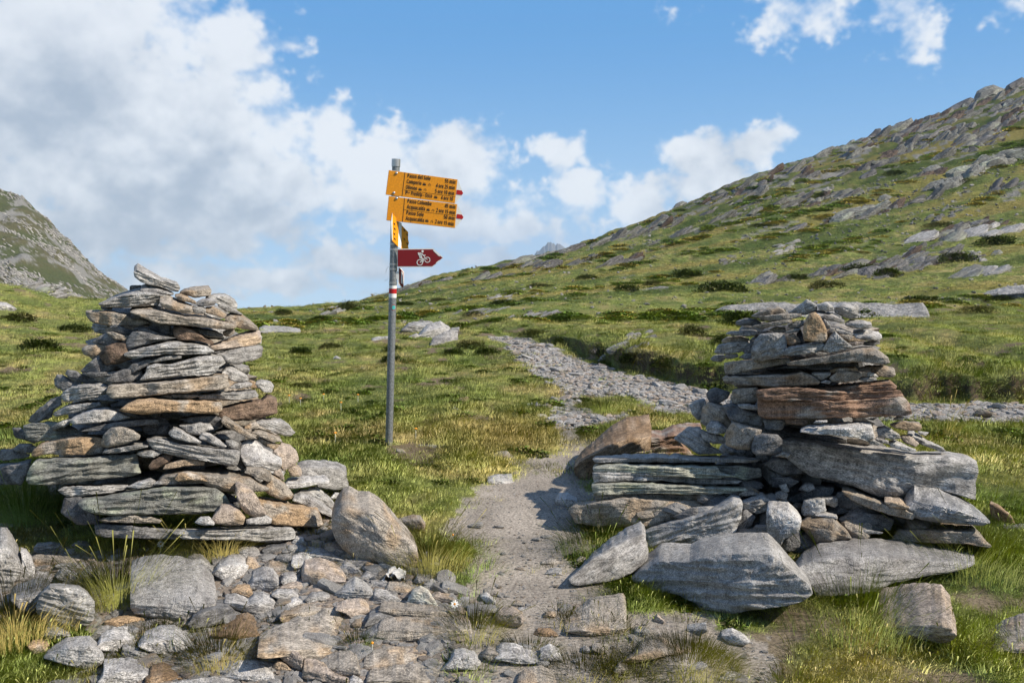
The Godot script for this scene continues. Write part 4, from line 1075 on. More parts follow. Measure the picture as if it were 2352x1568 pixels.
	gs("stone", "white flat stone below the orange cube stone", "W", .6, .2, [829,1322,841,1309,866,1311,878,1321,866,1328,841,1327])
	gs("flat_stone", "long pale slab among the rubble beside a pinkish stone", "p", .5, .2, [642,1347,666,1337,691,1332,708,1334,701,1344,676,1352])
	gs("stone", "pinkish white cube stone in the rubble", "W", .4, .2, [645,1332,651,1314,674,1313,686,1327,676,1337,651,1340])
	gs("stone", "orange-brown lump in the rubble", "o", .4, .2, [529,1352,544,1342,572,1342,580,1357,572,1372,549,1365])
	gs("boulder", "smooth grey wedge boulder with light top in the rubble", "w", .45, .3, [517,1364,542,1362,569,1374,582,1362,604,1357,624,1367,637,1387,639,1402,627,1405,579,1406,547,1392])
	gs("stone", "white lumpy stone beside the smooth wedge boulder", "W", .4, .2, [623,1359,637,1352,671,1351,686,1362,676,1372,656,1377,647,1375])
	gs("stone", "white wedge stone below the white lumpy stone", "W", .4, .2, [653,1394,656,1382,676,1369,701,1374,696,1387,671,1395])
	gs("stone", "grey shiny slab leaning in the rubble middle", "w", .4, .2, [700,1372,716,1359,741,1357,756,1362,756,1374,729,1377,706,1382])
	gs("flat_stone", "thin orange-tipped slab in the rubble", "p", .5, .2, [686,1364,706,1352,731,1342,750,1341,753,1351,729,1357,706,1362])
	gs("stone", "mottled grey stone with orange corner in the rubble middle", "g", .5, .3, [769,1352,791,1337,816,1324,836,1334,856,1349,857,1367,829,1374,791,1370,776,1362])
	gs("stone", "grey angular stone next to the mottled grey one", "w", .5, .2, [859,1379,860,1349,886,1354,911,1362,926,1377,906,1382,876,1380])
	gs("flat_stone", "tan ridge-backed slab before the crumpled paper", "t", .5, .2, [885,1344,893,1334,926,1336,956,1349,946,1362,916,1357])
	gs("stone", "white flat stone beside the tan ridge-backed slab", "W", .6, .2, [851,1337,859,1331,886,1332,891,1339,881,1347,861,1342])
	gs("stone", "small round pale stone beyond the crumpled paper", "w", .3, .15, [950,1332,958,1319,968,1319,973,1332,961,1339])
	gs("flat_stone", "broad white stone at the path end of the rubble", "W", .6, .25, [973,1337,991,1328,1016,1328,1036,1337,1043,1352,1016,1352,986,1347])
	gs("flat_stone", "tan slab behind the creamy quartz stone", "p", .5, .2, [991,1357,1006,1352,1036,1362,1053,1377,1056,1385,1028,1385,1001,1367])
	gs("stone", "creamy quartz stone standing on the long double slab", "Q", .15, .2, [932,1382,948,1352,966,1344,983,1352,993,1369,1006,1389,978,1391,953,1386])
	gs("flat_stone", "upper layer of the long double slab at the rubble end", "t", .4, .35, [873,1389,878,1380,941,1384,978,1390,1016,1392,1053,1387,1066,1389,1073,1409,1041,1417,978,1420,928,1415,891,1400])
	gs("flat_stone", "lower layer of the long double slab at the rubble end", "t", .55, .35, [867,1452,873,1424,883,1418,928,1415,978,1419,1074,1412,1081,1432,1071,1454,1028,1462,966,1465,928,1468,886,1467])
	gs("stone", "dark stone put in for the shaded gap under the end of the long double slab", "d", .4, .25, [836,1437,849,1402,873,1389,916,1404,903,1412,871,1422])  # only a shadowed gap here, filled with a dark-toned stone
	gs("stone", "dark flat stone beside the lower layer of the double slab", "d", .5, .25, [821,1449,841,1442,871,1429,871,1442,866,1454,873,1464,854,1467])
	gs("stone", "small grey chip before the lower layer of the double slab", "g", .4, .1, [886,1467,896,1457,907,1458,903,1468])
	gs("flat_stone", "tan slab on edge behind the largest flat slab", "t", .45, .2, [644,1407,651,1399,691,1387,741,1377,771,1373,769,1389,734,1397,691,1412,656,1425,647,1420])
	gs("flat_rock", "largest flat tan slab of the rubble with moss on its rim", "t", .75, .4, [597,1454,642,1434,691,1417,721,1412,741,1397,779,1393,794,1407,804,1432,814,1454,811,1467,766,1482,731,1496,696,1510,691,1494,666,1477,642,1482,617,1499,594,1487])
	gs("stone", "pale bumpy stone carrying a small flower between slabs", "p", .5, .25, [771,1384,791,1377,829,1372,846,1382,847,1397,826,1409,806,1415,794,1397])
	gs("flat_rock", "brown flat rock overgrown by dry grass beside the largest slab", "b", .7, .3, [517,1427,542,1412,567,1405,582,1414,592,1432,597,1454,592,1467,567,1467,537,1460,502,1462,487,1442])
	gs("stone", "pale upright stone leaning before the largest flat slab", "p", .2, .15, [639,1494,649,1482,664,1479,686,1491,695,1511,691,1536,671,1527,651,1512])
	gs("stone", "grey stone supporting the pale upright stone", "g", .3, .15, [615,1506,622,1491,642,1499,647,1509,629,1519,619,1519])
	gs("stone", "tan chip at the foot of the pale upright stone", "t", .3, .15, [627,1526,637,1511,656,1521,669,1534,656,1537,629,1532])
	gs("flat_stone", "broad white striped slab at the bottom of the rubble", "W", .6, .3, [517,1536,527,1526,549,1516,582,1516,607,1521,624,1536,635,1554,617,1562,579,1557,542,1552])
	gs("flat_stone", "pale long slab with ridge at the bottom beside loose soil", "p", .5, .25, [695,1539,699,1511,724,1513,754,1526,779,1544,799,1551,799,1566,766,1567,729,1552,706,1549])
	gs("flat_rock", "brown tan slab between the largest flat slab and green plants", "t", .6, .25, [739,1509,779,1494,804,1493,819,1504,826,1531,824,1551,791,1544,766,1527])
	gs("flat_rock", "broad worn step slab below the double slab, upper half", "t", .75, .3, [834,1531,839,1506,861,1491,891,1484,941,1484,991,1482,1013,1501,1021,1514,966,1519,916,1527,866,1534])
	gs("flat_rock", "broad worn step slab below the double slab, lower half", "t", .7, .3, [844,1546,851,1534,916,1526,991,1519,1016,1519,1011,1541,1013,1554,966,1561,891,1572,861,1569])
	gs("stone", "pale grey rounded stone at the end of the worn step slab", "W", .4, .25, [1011,1536,1031,1511,1041,1491,1063,1487,1091,1496,1103,1514,1091,1534,1056,1532,1031,1537])
	gs("stone", "small sparkling stone at the bottom of the worn step slab", "W", .4, .15, [794,1566,811,1549,831,1559,841,1571,836,1581,796,1581])
	gs("stone", "small tan stone in the gap between the big slabs", "t", .4, .15, [806,1429,816,1422,830,1419,829,1432,821,1442])
	gs("boulder", "grey slab boulder with dark undercut face before the low cairn", "w", .3, .6, [1827,1289,1848,1265,1883,1246,1937,1237,1990,1237,2057,1239,2178,1254,2231,1259,2194,1281,2124,1297,2044,1321,1977,1364,1958,1375,1921,1372,1862,1350,1851,1318])
	gs("boulder", "orange-tinted slab half in shade in the grass before the low cairn", "p", .7, .4, [1950,1383,1990,1364,2030,1350,2097,1338,2162,1341,2183,1366,2194,1420,2178,1460,2156,1471,2124,1447,2071,1434,1990,1410])
	gs("flat_rock", "flat grey slab in turf cut by the picture border", "t", .8, .4, [2282,1439,2311,1420,2352,1407,2386,1415,2378,1473,2352,1501,2319,1469])
	gs("stone", "thin brown plate standing in grass beside the low cairn", "b", .15, .1, [2274,1149,2293,1157,2322,1181,2333,1200,2298,1202,2279,1186])
	gs("flat_stone", "weathered flat strip in the grass behind the thin brown plate", "w", .6, .2, [2285,1205,2352,1202,2365,1210,2311,1215])
	gs("boulder", "huge striped grey boulder at the front of the low cairn", "g", .28, .5, [1454,1315,1461,1293,1480,1275,1499,1264,1521,1246,1553,1246,1588,1248,1609,1237,1655,1226,1723,1222,1763,1223,1792,1251,1819,1283,1851,1318,1859,1345,1838,1366,1803,1377,1723,1390,1682,1403,1641,1393,1601,1382,1561,1371,1510,1347,1467,1334])
	pass

func oc(called: String, label: String, tone: String, tf: float, dist: float, thick: float, px: Array):     # bedrock that stands out of the slope
	var cu := 0.0
	var lo := -1e9
	for i in range(0, px.size(), 2):
		cu += px[i]
		lo = maxf(lo, px[i + 1])
	var hit := EYE.distance_to(on_land(cu / (px.size() / 2), lo - 2.0))
	if hit < 250.0: dist = hit
	if dist > 31.0 or thick <= .4:         # far up the slope an outcrop shows as a cluster of ledges
		var flat := PackedVector2Array()
		var box := Rect2(px[0], px[1], 0, 0)
		for i in range(0, px.size(), 2):
			flat.append(Vector2(px[i], px[i + 1]))
			box = box.expand(flat[-1])
		var base := on_land(box.get_center().x, box.end.y)
		var root := root_at(called, base)
		tag(root, label, called.replace("_", " "))
		var n := 0
		for k in 200:
			var q := Vector2(rng.randf_range(box.position.x, box.end.x), rng.randf_range(box.position.y, box.end.y))
			if n >= 12 or not Geometry2D.is_point_in_polygon(q, flat): continue
			var p := on_land(q.x, q.y)
			var m := EYE.distance_to(p) / F
			if absf(m * F - hit) > hit * .35: continue
			var w := box.size.x * m * rng.randf_range(.25, .5)
			var h := minf(box.size.y * m * rng.randf_range(.3, .6), w * (.6 if hit > 40.0 else .3))
			var o := put("rock_ledge", cut_stone(n + int(px[0]), Vector3.ONE, [tone, tone, "k"][n % 3], 5 if hit > 70.0 else 6), null, root)
			o.transform = Transform3D(Basis(Vector3.UP, .45 + rng.randfn() * .2) * Basis(Vector3(0, 0, 1), .34 + rng.randfn() * .1) * Basis.from_scale(Vector3(w, h, w * .5)), p - base - Vector3(0, h * .12, 0))
			n += 1
		return
	var o := rock(px, dist, thick, tf, rng.randf_range(-.3, .3), tone, self, called, 1 if dist > 20.0 else 2)
	tag(o, label, called.replace("_", " "))

func make_outcrops():
	oc("rock_slab", "smooth pale bedrock slab in the meadow right behind the low cairn", "g", .8, 26, 2, [1619,718,1654,702,1728,694,1798,692,1825,698,1942,692,2020,694,2059,698,2133,694,2139,706,2078,712,2043,722,1973,733,1903,733,1806,726,1708,714,1669,722,1646,737])
	oc("rock_slab", "grey bedrock rib at the picture border above the meadow", "g", .5, 30, 3, [2211,691,2254,671,2312,657,2352,652,2390,675,2352,683,2293,683,2238,692])
	oc("rock_slab", "two-stepped pale rock ledges on the grassy hump", "w", .6, 55, 4, [2082,554,2156,533,2199,525,2234,531,2273,519,2320,535,2262,546,2223,542,2176,558])
	oc("rock_slab", "broad tilted grey rock slabs in the middle of the mountainside", "k", .4, 95, 5, [1911,504,1954,484,2000,461,2067,451,2090,457,2059,480,2020,484,1981,504,1954,511])
	oc("rock_outcrop", "blocky grey outcrop above the tawny grass bench", "g", .3, 62, 3, [1778,585,1786,562,1821,556,1856,550,1852,566,1810,587])
	oc("rock_outcrop", "pointed dark rock at the edge of the tawny grass bench", "d", .3, 58, 3, [1638,605,1654,593,1685,587,1693,603,1669,609])
	oc("rock_slab", "low grey rock rib over dark shrubs near the meadow top", "g", .6, 38, 3, [2156,640,2215,624,2285,615,2332,620,2293,630,2234,636])
	oc("rock_outcrop", "jagged broken outcrop on the near grassy hump", "g", .3, 52, 3, [2059,607,2075,581,2098,578,2113,585,2094,597,2075,609])
	oc("rock_outcrop", "pale knobbly outcrop beside the jagged broken outcrop", "w", .3, 53, 3, [2098,589,2110,576,2137,576,2133,593,2106,595])
	oc("rock_outcrop", "rounded grey outcrop at the foot of the grassy hump", "g", .3, 52, 3, [2215,599,2234,578,2258,581,2264,604,2238,602])
	oc("rock_outcrop", "square dark cracked block standing on the mountainside", "d", .15, 90, 6, [2129,496,2160,480,2184,478,2191,496,2188,507,2156,511])
	oc("rock_slab", "dark overhanging slab beside the square cracked block", "d", .15, 92, 3, [2176,480,2223,472,2226,476,2195,488,2180,487])
	oc("rock_slab", "long grey layered rib descending the mountainside", "k", .3, 110, 5, [2149,429,2215,394,2273,367,2352,336,2371,344,2352,359,2293,383,2234,414,2176,437])
	oc("rock_outcrop", "grey bouldery outcrop with tree-green hollow on the mid slope", "g", .3, 105, 6, [1880,453,1895,437,1907,426,1915,437,1938,441,1919,451,1899,463])
	oc("rock_slab", "grassy rock rib of thin plates dipping to the gravel track bank", "g", .2, 12, .3, [1363,817,1379,795,1402,779,1434,763,1473,752,1493,754,1493,789,1453,801,1434,824,1395,840,1371,834])
	oc("rock_slab", "low layered rock ledge in the grass beyond the boulder group", "g", .3, 28, .4, [1035,719,1062,713,1102,710,1152,711,1098,723,1059,725])
	oc("rock_slab", "thin grey ledges beside the layered rock ledge", "g", .3, 29, .4, [1160,731,1219,723,1277,716,1285,723,1238,731,1184,733])
	oc("rock_outcrop", "rocky knoll face on the meadow skyline beside the signpost", "g", .3, 62, 3, [719,719,746,705,777,701,809,707,793,719,750,725])
	oc("rock_outcrop", "broken grey rocks in green hollow above the meadow", "g", .3, 50, 3, [1109,692,1129,676,1160,670,1187,676,1184,688,1141,696])
	oc("rock_slab", "pale lichen-streaked rock slab at the crest of the side meadow", "w", .25, 24, .4, [4,640,24,634,50,642,81,647,105,658,129,672,141,682,139,686,117,683,87,670,60,662,36,654,18,644])
	oc("rock_slab", "pale rock edge low on the side meadow", "w", .3, 16, .6, [-8,692,12,693,30,702,38,708,30,716,-8,716])
	# smaller ribs that nothing tells apart, aligned with the dip of the rock
	var kinds: Array = []
	for k in 6: kinds.append(cut_stone(40 + k, Vector3(1.5, .42 + .1 * (k % 3), .6), ["k", "d", "k", "r", "d", "k"][k], 5, true))
	var spots: Array = []
	var tries := 0
	while spots.size() < 1700 and tries < 60000:
		tries += 1
		var d := 34.0 * pow(6.6, rng.randf())
		var u := rng.randf_range(880.0, 2500.0)
		var x := (u - 1176.0) / F * d
		var q := nz.get_noise_2d((x * .8 + d * .6) * .03 + 5.0, (d * .8 - x * .6) * .11) + .35 * nz.get_noise_2d(x * .16, d * .16)
		var need := lerpf(.62, .02, smoothstep(.40, .95, d / crest[clampi(int((u + 300.0) / 3000.0 * (LU - 1)), 0, LU - 1)])) + .26 * (1.0 - smoothstep(1350.0, 2050.0, u))
		var near_sky: bool = d > .86 * crest[clampi(int((u + 300.0) / 3000.0 * (LU - 1)), 0, LU - 1)] and u < 1950.0
		if near_sky and (u < 1560.0 or rng.randf() < .8): continue
		if d > crest[clampi(int((u + 300.0) / 3000.0 * (LU - 1)), 0, LU - 1)]: continue
		if q * 1.25 + .08 * rng.randf() > need: spots.append(Vector3(x, gy(x, d), -d))
	var big := 170
	var mms: Array = []
	for k in 6:
		var mm := MultiMesh.new()
		mm.transform_format = MultiMesh.TRANSFORM_3D; mm.use_colors = true; mm.mesh = kinds[k]
		mm.instance_count = spots.size() / 6
		mms.append(mm)
	for n in spots.size():
		var p: Vector3 = spots[n]
		var d := -p.z
		var s := (.5 + pow(rng.randf(), 3.0) * 2.6) * lerpf(.45, 1.5, smoothstep(35.0, 170.0, d))
		var t := atan2(gy(p.x + 2.0, d + 1.4) - p.y, 2.44)
		var b := Basis(Vector3.UP, .61 + rng.randfn() * .15) * Basis(Vector3(0, 0, 1), clampf(t, -.2, .7) + .24 + rng.randfn() * .08) * Basis(Vector3.RIGHT, -.25 + rng.randfn() * .2)
		var tr := Transform3D(b * Basis.from_scale(Vector3(s * rng.randf_range(.9, 2.0), s * rng.randf_range(.45, .9), s * 1.15)), p - Vector3(0, .10 * s, 0))
		if n < big:
			var o := put("rock_outcrop", kinds[n % 6], null)
			o.transform = tr
			tag(o, "grey tilted rock rib sticking out of the grassy mountainside", "rock outcrop", "rock ribs on the mountainside")
		var i := n / 6
		if i < mms[n % 6].instance_count:
			var g := rng.randf_range(.5, .9)
			mms[n % 6].set_instance_transform(i, tr if n >= big else Transform3D(tr.basis.scaled(Vector3.ONE * .4), tr.origin + Vector3(1.2 * s, .1, .4 * s)))
			mms[n % 6].set_instance_color(i, Color(g, g, g))
	for k in 6:
		var r := MultiMeshInstance3D.new()
		r.name = numbered("hillside_rocks", self); r.multimesh = mms[k]
		add_child(r, true)
		tag(r, "countless grey rock ribs and ledges scattered over the mountainside", "rocks", "rocks of the mountainside", "stuff")
	# dark crags that break the skyline of the ridge
	var crags: Array = []
	for k in 4: crags.append(cut_stone(50 + k, Vector3(1.3, .9, .7), ["k", "d", "k", "d"][k], 5))
	var c_n := 0
	for e in [[2270, 214, 110, 44, "dark cliff crowning the highest part of the ridge"], [2200, 246, 90, 34, "dark crag just below the ridge crowning cliff"], [2060, 300, 110, 60, "large dark cliff block under the notch of the ridge"], [1990, 322, 50, 26, "small crag on the skyline before the large dark cliff block"], [2110, 320, 60, 34, "grey crag beside the large dark cliff block"],
			[1800, 396, 60, 24, "square crag where the skyline meets the small cloud"], [1890, 356, 44, 20, "rounded crag on the skyline above the small cloud"], [1680, 430, 60, 22, "rounded double crag on the skyline notch"], [1560, 470, 50, 16, "low crag on the skyline left of the notch".replace("left of", "below")], [2330, 196, 60, 40, "black crag at the very top of the ridge"], [1640, 452, 44, 18, "small crag stepping down from the skyline notch"],
			[2250, 330, 100, 50, "dark slanting crag high on the mountain flank"], [2140, 395, 90, 40, "dark slanting crag in the middle of the mountain flank"], [1990, 405, 60, 40, "triangular crag with pale edge on the mountain flank"]]:
		var p := on_land(e[0], e[1])
		var d := EYE.distance_to(p)
		if d > 300.0: continue
		var o := put("rock_crag", crags[c_n % 4], null)
		var w: float = e[2] * d / F
		o.transform = Transform3D(Basis(Vector3.UP, .5) * Basis(Vector3(0, 0, 1), .42) * Basis.from_scale(Vector3(w * .8, e[3] * d / F * .8, w * .6)), p - Vector3(0, e[3] * d / F * .12, 0))
		tag(o, e[4], "crag")
		c_n += 1
	# pale scree dots on the grass
	var mm := MultiMesh.new()
	mm.transform_format = MultiMesh.TRANSFORM_3D; mm.use_colors = true; mm.mesh = cut_stone(60, Vector3(1, .5, .8), "w", 6)
	mm.instance_count = 1700
	for n in 1700:
		var d := 24.0 * pow(8.0, rng.randf())
		var x := rng.randf_range(-.3, .62) * d
		if nz.get_noise_2d(x * .05, d * .04) < -.02 and n % 3 > 0: d = 60.0 + 60.0 * rng.randf(); x = rng.randf_range(.25, .6) * d
		var s := rng.randf_range(.07, .22) * lerpf(1.0, 2.6, smoothstep(30.0, 120.0, d))
		mm.set_instance_transform(n, Transform3D(Basis.from_euler(Vector3(rng.randfn() * .3, rng.randf() * TAU, rng.randfn() * .3)).scaled(Vector3.ONE * s), Vector3(x, gy(x, d) + s * .1, -d)))
		var g := rng.randf_range(.6, 1.05)
		mm.set_instance_color(n, Color(g, g, g))
	var r := MultiMeshInstance3D.new()
	r.name = "scree"; r.multimesh = mm
	add_child(r)
	tag(r, "small pale stones strewn over the far grass slopes", "scree", "", "stuff")

# ---------------------------------------------------------------- loose stones and gravel
func make_gravel():
	var kinds: Array = []
	for k in 8: kinds.append(cut_stone(80 + k, Vector3(1, .17 + .07 * (k % 4), .72), ["w", "W", "t", "w", "W", "p", "w", "g"][k], 2, true))
	var spread := func(n: int, tries: int, kind: int, d0: float, d1: float, size0: float, size1: float) -> Array:
		var out: Array = []
		for k in tries:
			if out.size() >= n: break
			var d := d0 * pow(d1 / d0, rng.randf())
			var x := rng.randf_range(-.72, .80) * d
			if kind_at(x, d) == kind: out.append([x, d, lerpf(size0, size1, pow(rng.randf(), 3.2))])
		return out
	var place := func(e: Array) -> Transform3D:
		return Transform3D(Basis.from_euler(Vector3(rng.randfn() * .16, rng.randf() * TAU, rng.randfn() * .16)).scaled(Vector3(e[2], e[2], e[2])), Vector3(e[0], gy(e[0], e[1]) + e[2] * .06, -e[1]))
	for b in [["track_stone", 170, 1, 7.0, 19.0, .08, .28, "flat stone in the gravel track", " stones of the gravel track"], ["path_stone", 70, 2, 3.2, 5.2, .03, .10, "stone loose on the trampled path", " stones of the trampled path"], ["rubble_stone", 230, 3, 3.2, 5.2, .05, .17, "stone wedged in the rubble", " stones of the rubble"]]:
		for e in spread.call(b[1], 9000, b[2], b[3], b[4], b[5], b[6]):
			var k := rng.randi() % 8
			var o := put(b[0], kinds[k], null)
			o.transform = place.call(e)
			var zone: String = ["on its stretch behind the low cairn", "where it bends", "on its far stretch"][0 if e[0] > 1.4 else (1 if e[1] < 12.0 else 2)] if b[2] == 1 else (["at its near end", "between the cairns"][0 if e[1] < 4.4 else 1] if b[2] == 2 else ["below the banded boulder", "by the double slab", "at the cairn foot"][0 if e[0] < -1.3 and e[1] < 4.4 else (1 if e[1] < 4.4 else 2)])
			var words_ := "%s %s %s %s" % ["larger" if e[2] > (b[5] + b[6]) * .42 else "small", ["grey", "pale grey", "tan", "grey", "whitish", "buff", "pale grey", "dark"][k], b[7], zone]
			tag(o, words_, "stone", words_.split(" stone")[0] + b[8])
	for b in [["track_gravel", 12000, 1, 7.0, 19.5, .02, .12, "broken grey gravel of the track"], ["path_grit", 3500, 2, 3.0, 8.0, .004, .022, "fine grit of the trampled path"], ["rubble_grit", 8000, 3, 3.0, 5.6, .015, .075, "grit and chips between the rubble stones"]]:
		var all: Array = spread.call(b[1], b[1] * 14, b[2], b[3], b[4], b[5], b[6])
		for k in 3:
			var mm := MultiMesh.new()
			mm.transform_format = MultiMesh.TRANSFORM_3D; mm.use_colors = true; mm.mesh = kinds[[1, 3, 5][k]]
			mm.instance_count = all.size() / 3
			for i in mm.instance_count:
				mm.set_instance_transform(i, place.call(all[i * 3 + k]))
				var g := rng.randf_range(.85, 1.3)
				mm.set_instance_color(i, Color(g, g, g))
			var r := MultiMeshInstance3D.new()
			r.name = numbered(b[0], self); r.multimesh = mm
			add_child(r, true)
			tag(r, b[7], "gravel", b[7], "stuff")

# ---------------------------------------------------------------- plants
func blades(seed_: int, n: int, h: float, spread: float, lean: float, width: float, dry: float, seeds := 0) -> ArrayMesh:
	var r := RandomNumberGenerator.new()
	r.seed = seed_ * 91 + 3
	var v := PackedVector3Array()
	var nn := PackedVector3Array()
	var c := PackedColorArray()
	for k in n + seeds:
		var stalk := k >= n
		var a := r.randf() * TAU
		var out := Vector3(cos(a), 0, sin(a))
		var side := Vector3(-sin(a + r.randf_range(-.8, .8)), 0, cos(a))
		var p := out * spread * sqrt(r.randf()) * .6
		var hh := h * r.randf_range(.5, 1.0) * (1.5 if stalk else 1.0)
		var l := lean * r.randf_range(.3, 1.2) * (.5 if stalk else 1.0)
		var w := width * r.randf_range(.6, 1.2) * (.45 if stalk else 1.0)
		var tint := Color(1, 1, 1).lerp(Color(1.75, 1.35, 1.0), clampf(dry + r.randfn() * .35, 0, 1)) * r.randf_range(.75, 1.25)
		if stalk: tint = Color(1.9, 1.35, 1.9)
		var prev := p
		var pw := w
		for s in 3:
			var t := (s + 1) / 3.0
			var q := p + Vector3(0, hh * (t - .25 * l * t * t), 0) + out * hh * l * t * t
			var qw := w * (1.0 - t * .92) * (1.0 if s < 2 else .4)
			if stalk and s == 2: qw = width * 2.2
			var nrm := (out * .35 + Vector3.UP).normalized()
			for e in [prev - side * pw, prev + side * pw, q + side * qw, prev - side * pw, q + side * qw, q - side * qw]:
				v.append(e); nn.append(nrm)
				c.append(tint if not (stalk and s == 2) else Color(1.7, .95, 1.9))
			prev = q
			pw = qw
	return arrays(v, nn, c, looks["grass"])

func make_grass():
	var near: Array = [blades(1, 44, .055, .12, 1.2, .0012, .25), blades(2, 44, .075, .12, 1.5, .0012, .35), blades(3, 40, .04, .13, 1.2, .0012, .6), blades(4, 36, .075, .1, 1.1, .0012, .2, 2), blades(14, 36, .04, .16, 2.4, .0013, .9)]
	var mid: Array = [blades(5, 44, .042, .24, 1.3, .0021, .3), blades(6, 40, .062, .24, 1.3, .0022, .25), blades(7, 40, .032, .26, 1.3, .0021, .65)]
	var clump: Array = [blades(8, 40, .075, .7, 1.3, .007, .3), blades(9, 36, .11, .65, 1.2, .008, .15), blades(10, 36, .06, .8, 1.3, .007, .7)]
	var total := 0
	for z in [[near, 2.5, 9.0, 40000], [mid, 6.5, 26.0, 72000], [clump, 20.0, 130.0, 60000]]:
		var list: Array = []
		for k in z[0].size(): list.append([])
		for n in z[3]:
			var d: float = z[1] * pow(z[2] / z[1], rng.randf())
			var x := rng.randf_range(-.78, .86) * d
			var kd := kind_at(x, d)
			var patch := nz.get_noise_2d(x * 1.3 + 60, d * 1.3)
			if kd == 1 and rng.randf() > .02: continue
			if kd == 0 and d > 6.5 and d < 26.0 and nz.get_noise_2d(x * .9 + 30, d * .9) > .36 and rng.randf() > .15: continue
			if kd == 2 and rng.randf() < .6 and kind_at(x + rng.randfn() * .09, d + rng.randfn() * .12) == 0: kd = 0
			if kd == 2 and (patch < (.40 if d > 4.0 else .34) or rng.randf() > .45): continue
			if kd == 3 and (patch < .2 or rng.randf() > .6): continue
			if kd == 0 and d < 4.7 and x > .8 and (rng.randf() < .3 or nz.get_noise_2d(x * 2.2 + 7, d * 2.2) > .22): continue
			var y := gy(x, d)
			if d > 26.0 and d > crest[clampi(int((1176.0 + F * x / d + 300.0) / 3000.0 * (LU - 1)), 0, LU - 1)] + 3.0: continue
			var dry := nz.get_noise_2d(x * .7 + 20, d * .6)
			var k: int = rng.randi() % list.size()
			if dry > .25 and rng.randf() < .6: k = 2
			if d < 4.7 and x > .8 and rng.randf() < .6: k = 2 if rng.randf() < .5 else list.size() - 1
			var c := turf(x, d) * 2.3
			if d < 7.0: c = c * 1.4
			if kd >= 2: c = Color(.40, .33, .12).lerp(Color(.2, .26, .06), rng.randf())
			c = c.lerp(Color(.60, .49, .24), smoothstep(-.1, .4, dry) * (.55 if d < 8.0 else .3))
			var s := rng.randf_range(.6, 1.25) * (1.0 + .5 * nz.get_noise_2d(x * .9, d * .9))
			if z[1] > 15.0: s *= lerpf(.55, 1.5, smoothstep(22.0, 110.0, d))
			list[k].append([Transform3D(Basis.from_euler(Vector3(rng.randfn() * .15, rng.randf() * TAU, rng.randfn() * .15)).scaled(Vector3.ONE * s), Vector3(x, y - .01, -d)), c * rng.randf_range(.8, 1.2)])
		for k in list.size():
			var mm := MultiMesh.new()
			mm.transform_format = MultiMesh.TRANSFORM_3D; mm.use_colors = true; mm.mesh = z[0][k]
			mm.instance_count = list[k].size()
			total += list[k].size()
			for i in list[k].size():
				mm.set_instance_transform(i, list[k][i][0])
				mm.set_instance_color(i, list[k][i][1])
			var r := MultiMeshInstance3D.new()
			r.name = numbered("grass", self); r.multimesh = mm
			add_child(r, true)
			tag(r, "short alpine grass of the meadow, green to straw coloured", "grass", "grass of the meadow", "stuff")
	# turf that hangs over the cut bank of the track
	var edge := MultiMesh.new()
	edge.transform_format = MultiMesh.TRANSFORM_3D; edge.use_colors = true; edge.mesh = blades(23, 46, .10, .2, 1.7, .0024, .25)
	var rim: Array = []
	for n in 26000:
		var d := rng.randf_range(7.5, 17.0)
		var x := rng.randf_range(.0, .75) * d
		var rise := bank(x, d + .10) - bank(x, d - .10)
		if rise > .05 and rng.randf() < (.35 if rise > .15 else .8): rim.append(Vector3(x, gy(x, d) - .01, -d))
	edge.instance_count = rim.size()
	for n in rim.size():
		edge.set_instance_transform(n, Transform3D(Basis.from_euler(Vector3(.5 + rng.randfn() * .2, rng.randf_range(-.6, .6), 0)).scaled(Vector3.ONE * rng.randf_range(.8, 1.7)), rim[n]))
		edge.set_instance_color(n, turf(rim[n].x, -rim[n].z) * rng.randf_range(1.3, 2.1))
	var hang := MultiMeshInstance3D.new()
	hang.name = numbered("grass", self); hang.multimesh = edge
	add_child(hang, true)
	tag(hang, "grass hanging over the cut bank along the gravel track", "grass", "", "stuff")
	# tussocks one can point at
	for e in [[265, 1375, .34, .30, .35, 500, "shaggy grass tuft with reddish seed heads beside the fractured grey block", 40], [430, 1262, .2, .26, .6, 320, "yellow-brown grass tuft below the tall cairn, next to the daisy", 30], [508, 1268, .2, .24, .8, 300, "dry straw tuft at the end of the cairn base slab", 0],
			[985, 1300, .26, .30, .55, 420, "tall tuft, green above and straw below, beside the egg-shaped boulder", 20], [1575, 1530, .10, .30, .5, 900, "round cushion tuft, brown and green, in the gravel at the bottom", 0], [30, 1450, .24, .40, .85, 520, "tan grass tuft under the big sharp-edged boulder", 40],
			[60, 1190, .42, .40, -.2, 420, "long dark green grass bending over beside the foot of the tall cairn", 10], [1385, 945, .22, .5, .1, 420, "green grass islet between track and path", 6], [1370, 1265, .2, .32, .0, 260, "dark shaded grass under the layered block of the low cairn", 24], [1450, 1385, .12, .22, .0, 200, "fresh green plants at the corner of the buff rock", 0],
			[1085, 1460, .15, .2, .5, 220, "dry grass tuft at the end of the double slab", 14], [500, 1520, .16, .22, .7, 240, "straw grass tuft on the brown flat rock", 8], [1340, 1550, .08, .22, .6, 260, "flat dry grass tuft at the bottom of the path", 0], [2230, 1300, .26, .5, .2, 500, "lush tuft spilling over the end of the grey slab boulder", 16], [1960, 1430, .24, .5, .1, 420, "tall shaded tuft before the orange-tinted slab", 30],
			[2170, 1000, .34, .2, .7, 60, "tall brown seed stalks behind the low cairn", 40], [820, 1490, .1, .08, -.2, 90, "small bright green plant between two flat slabs", 0], [1215, 1505, .08, .18, .4, 160, "small dry tuft by the white sparkling slab", 0]]:
		var p := on_land(e[0], e[1])
		var o := put("grass_tuft", blades(int(e[0]) + 7, int(e[5] * 2.6), e[2] * 1.05, e[3] * 1.15, 1.25, .0012, e[4], e[7]), null)
		o.position = p - Vector3(0, .01, 0)
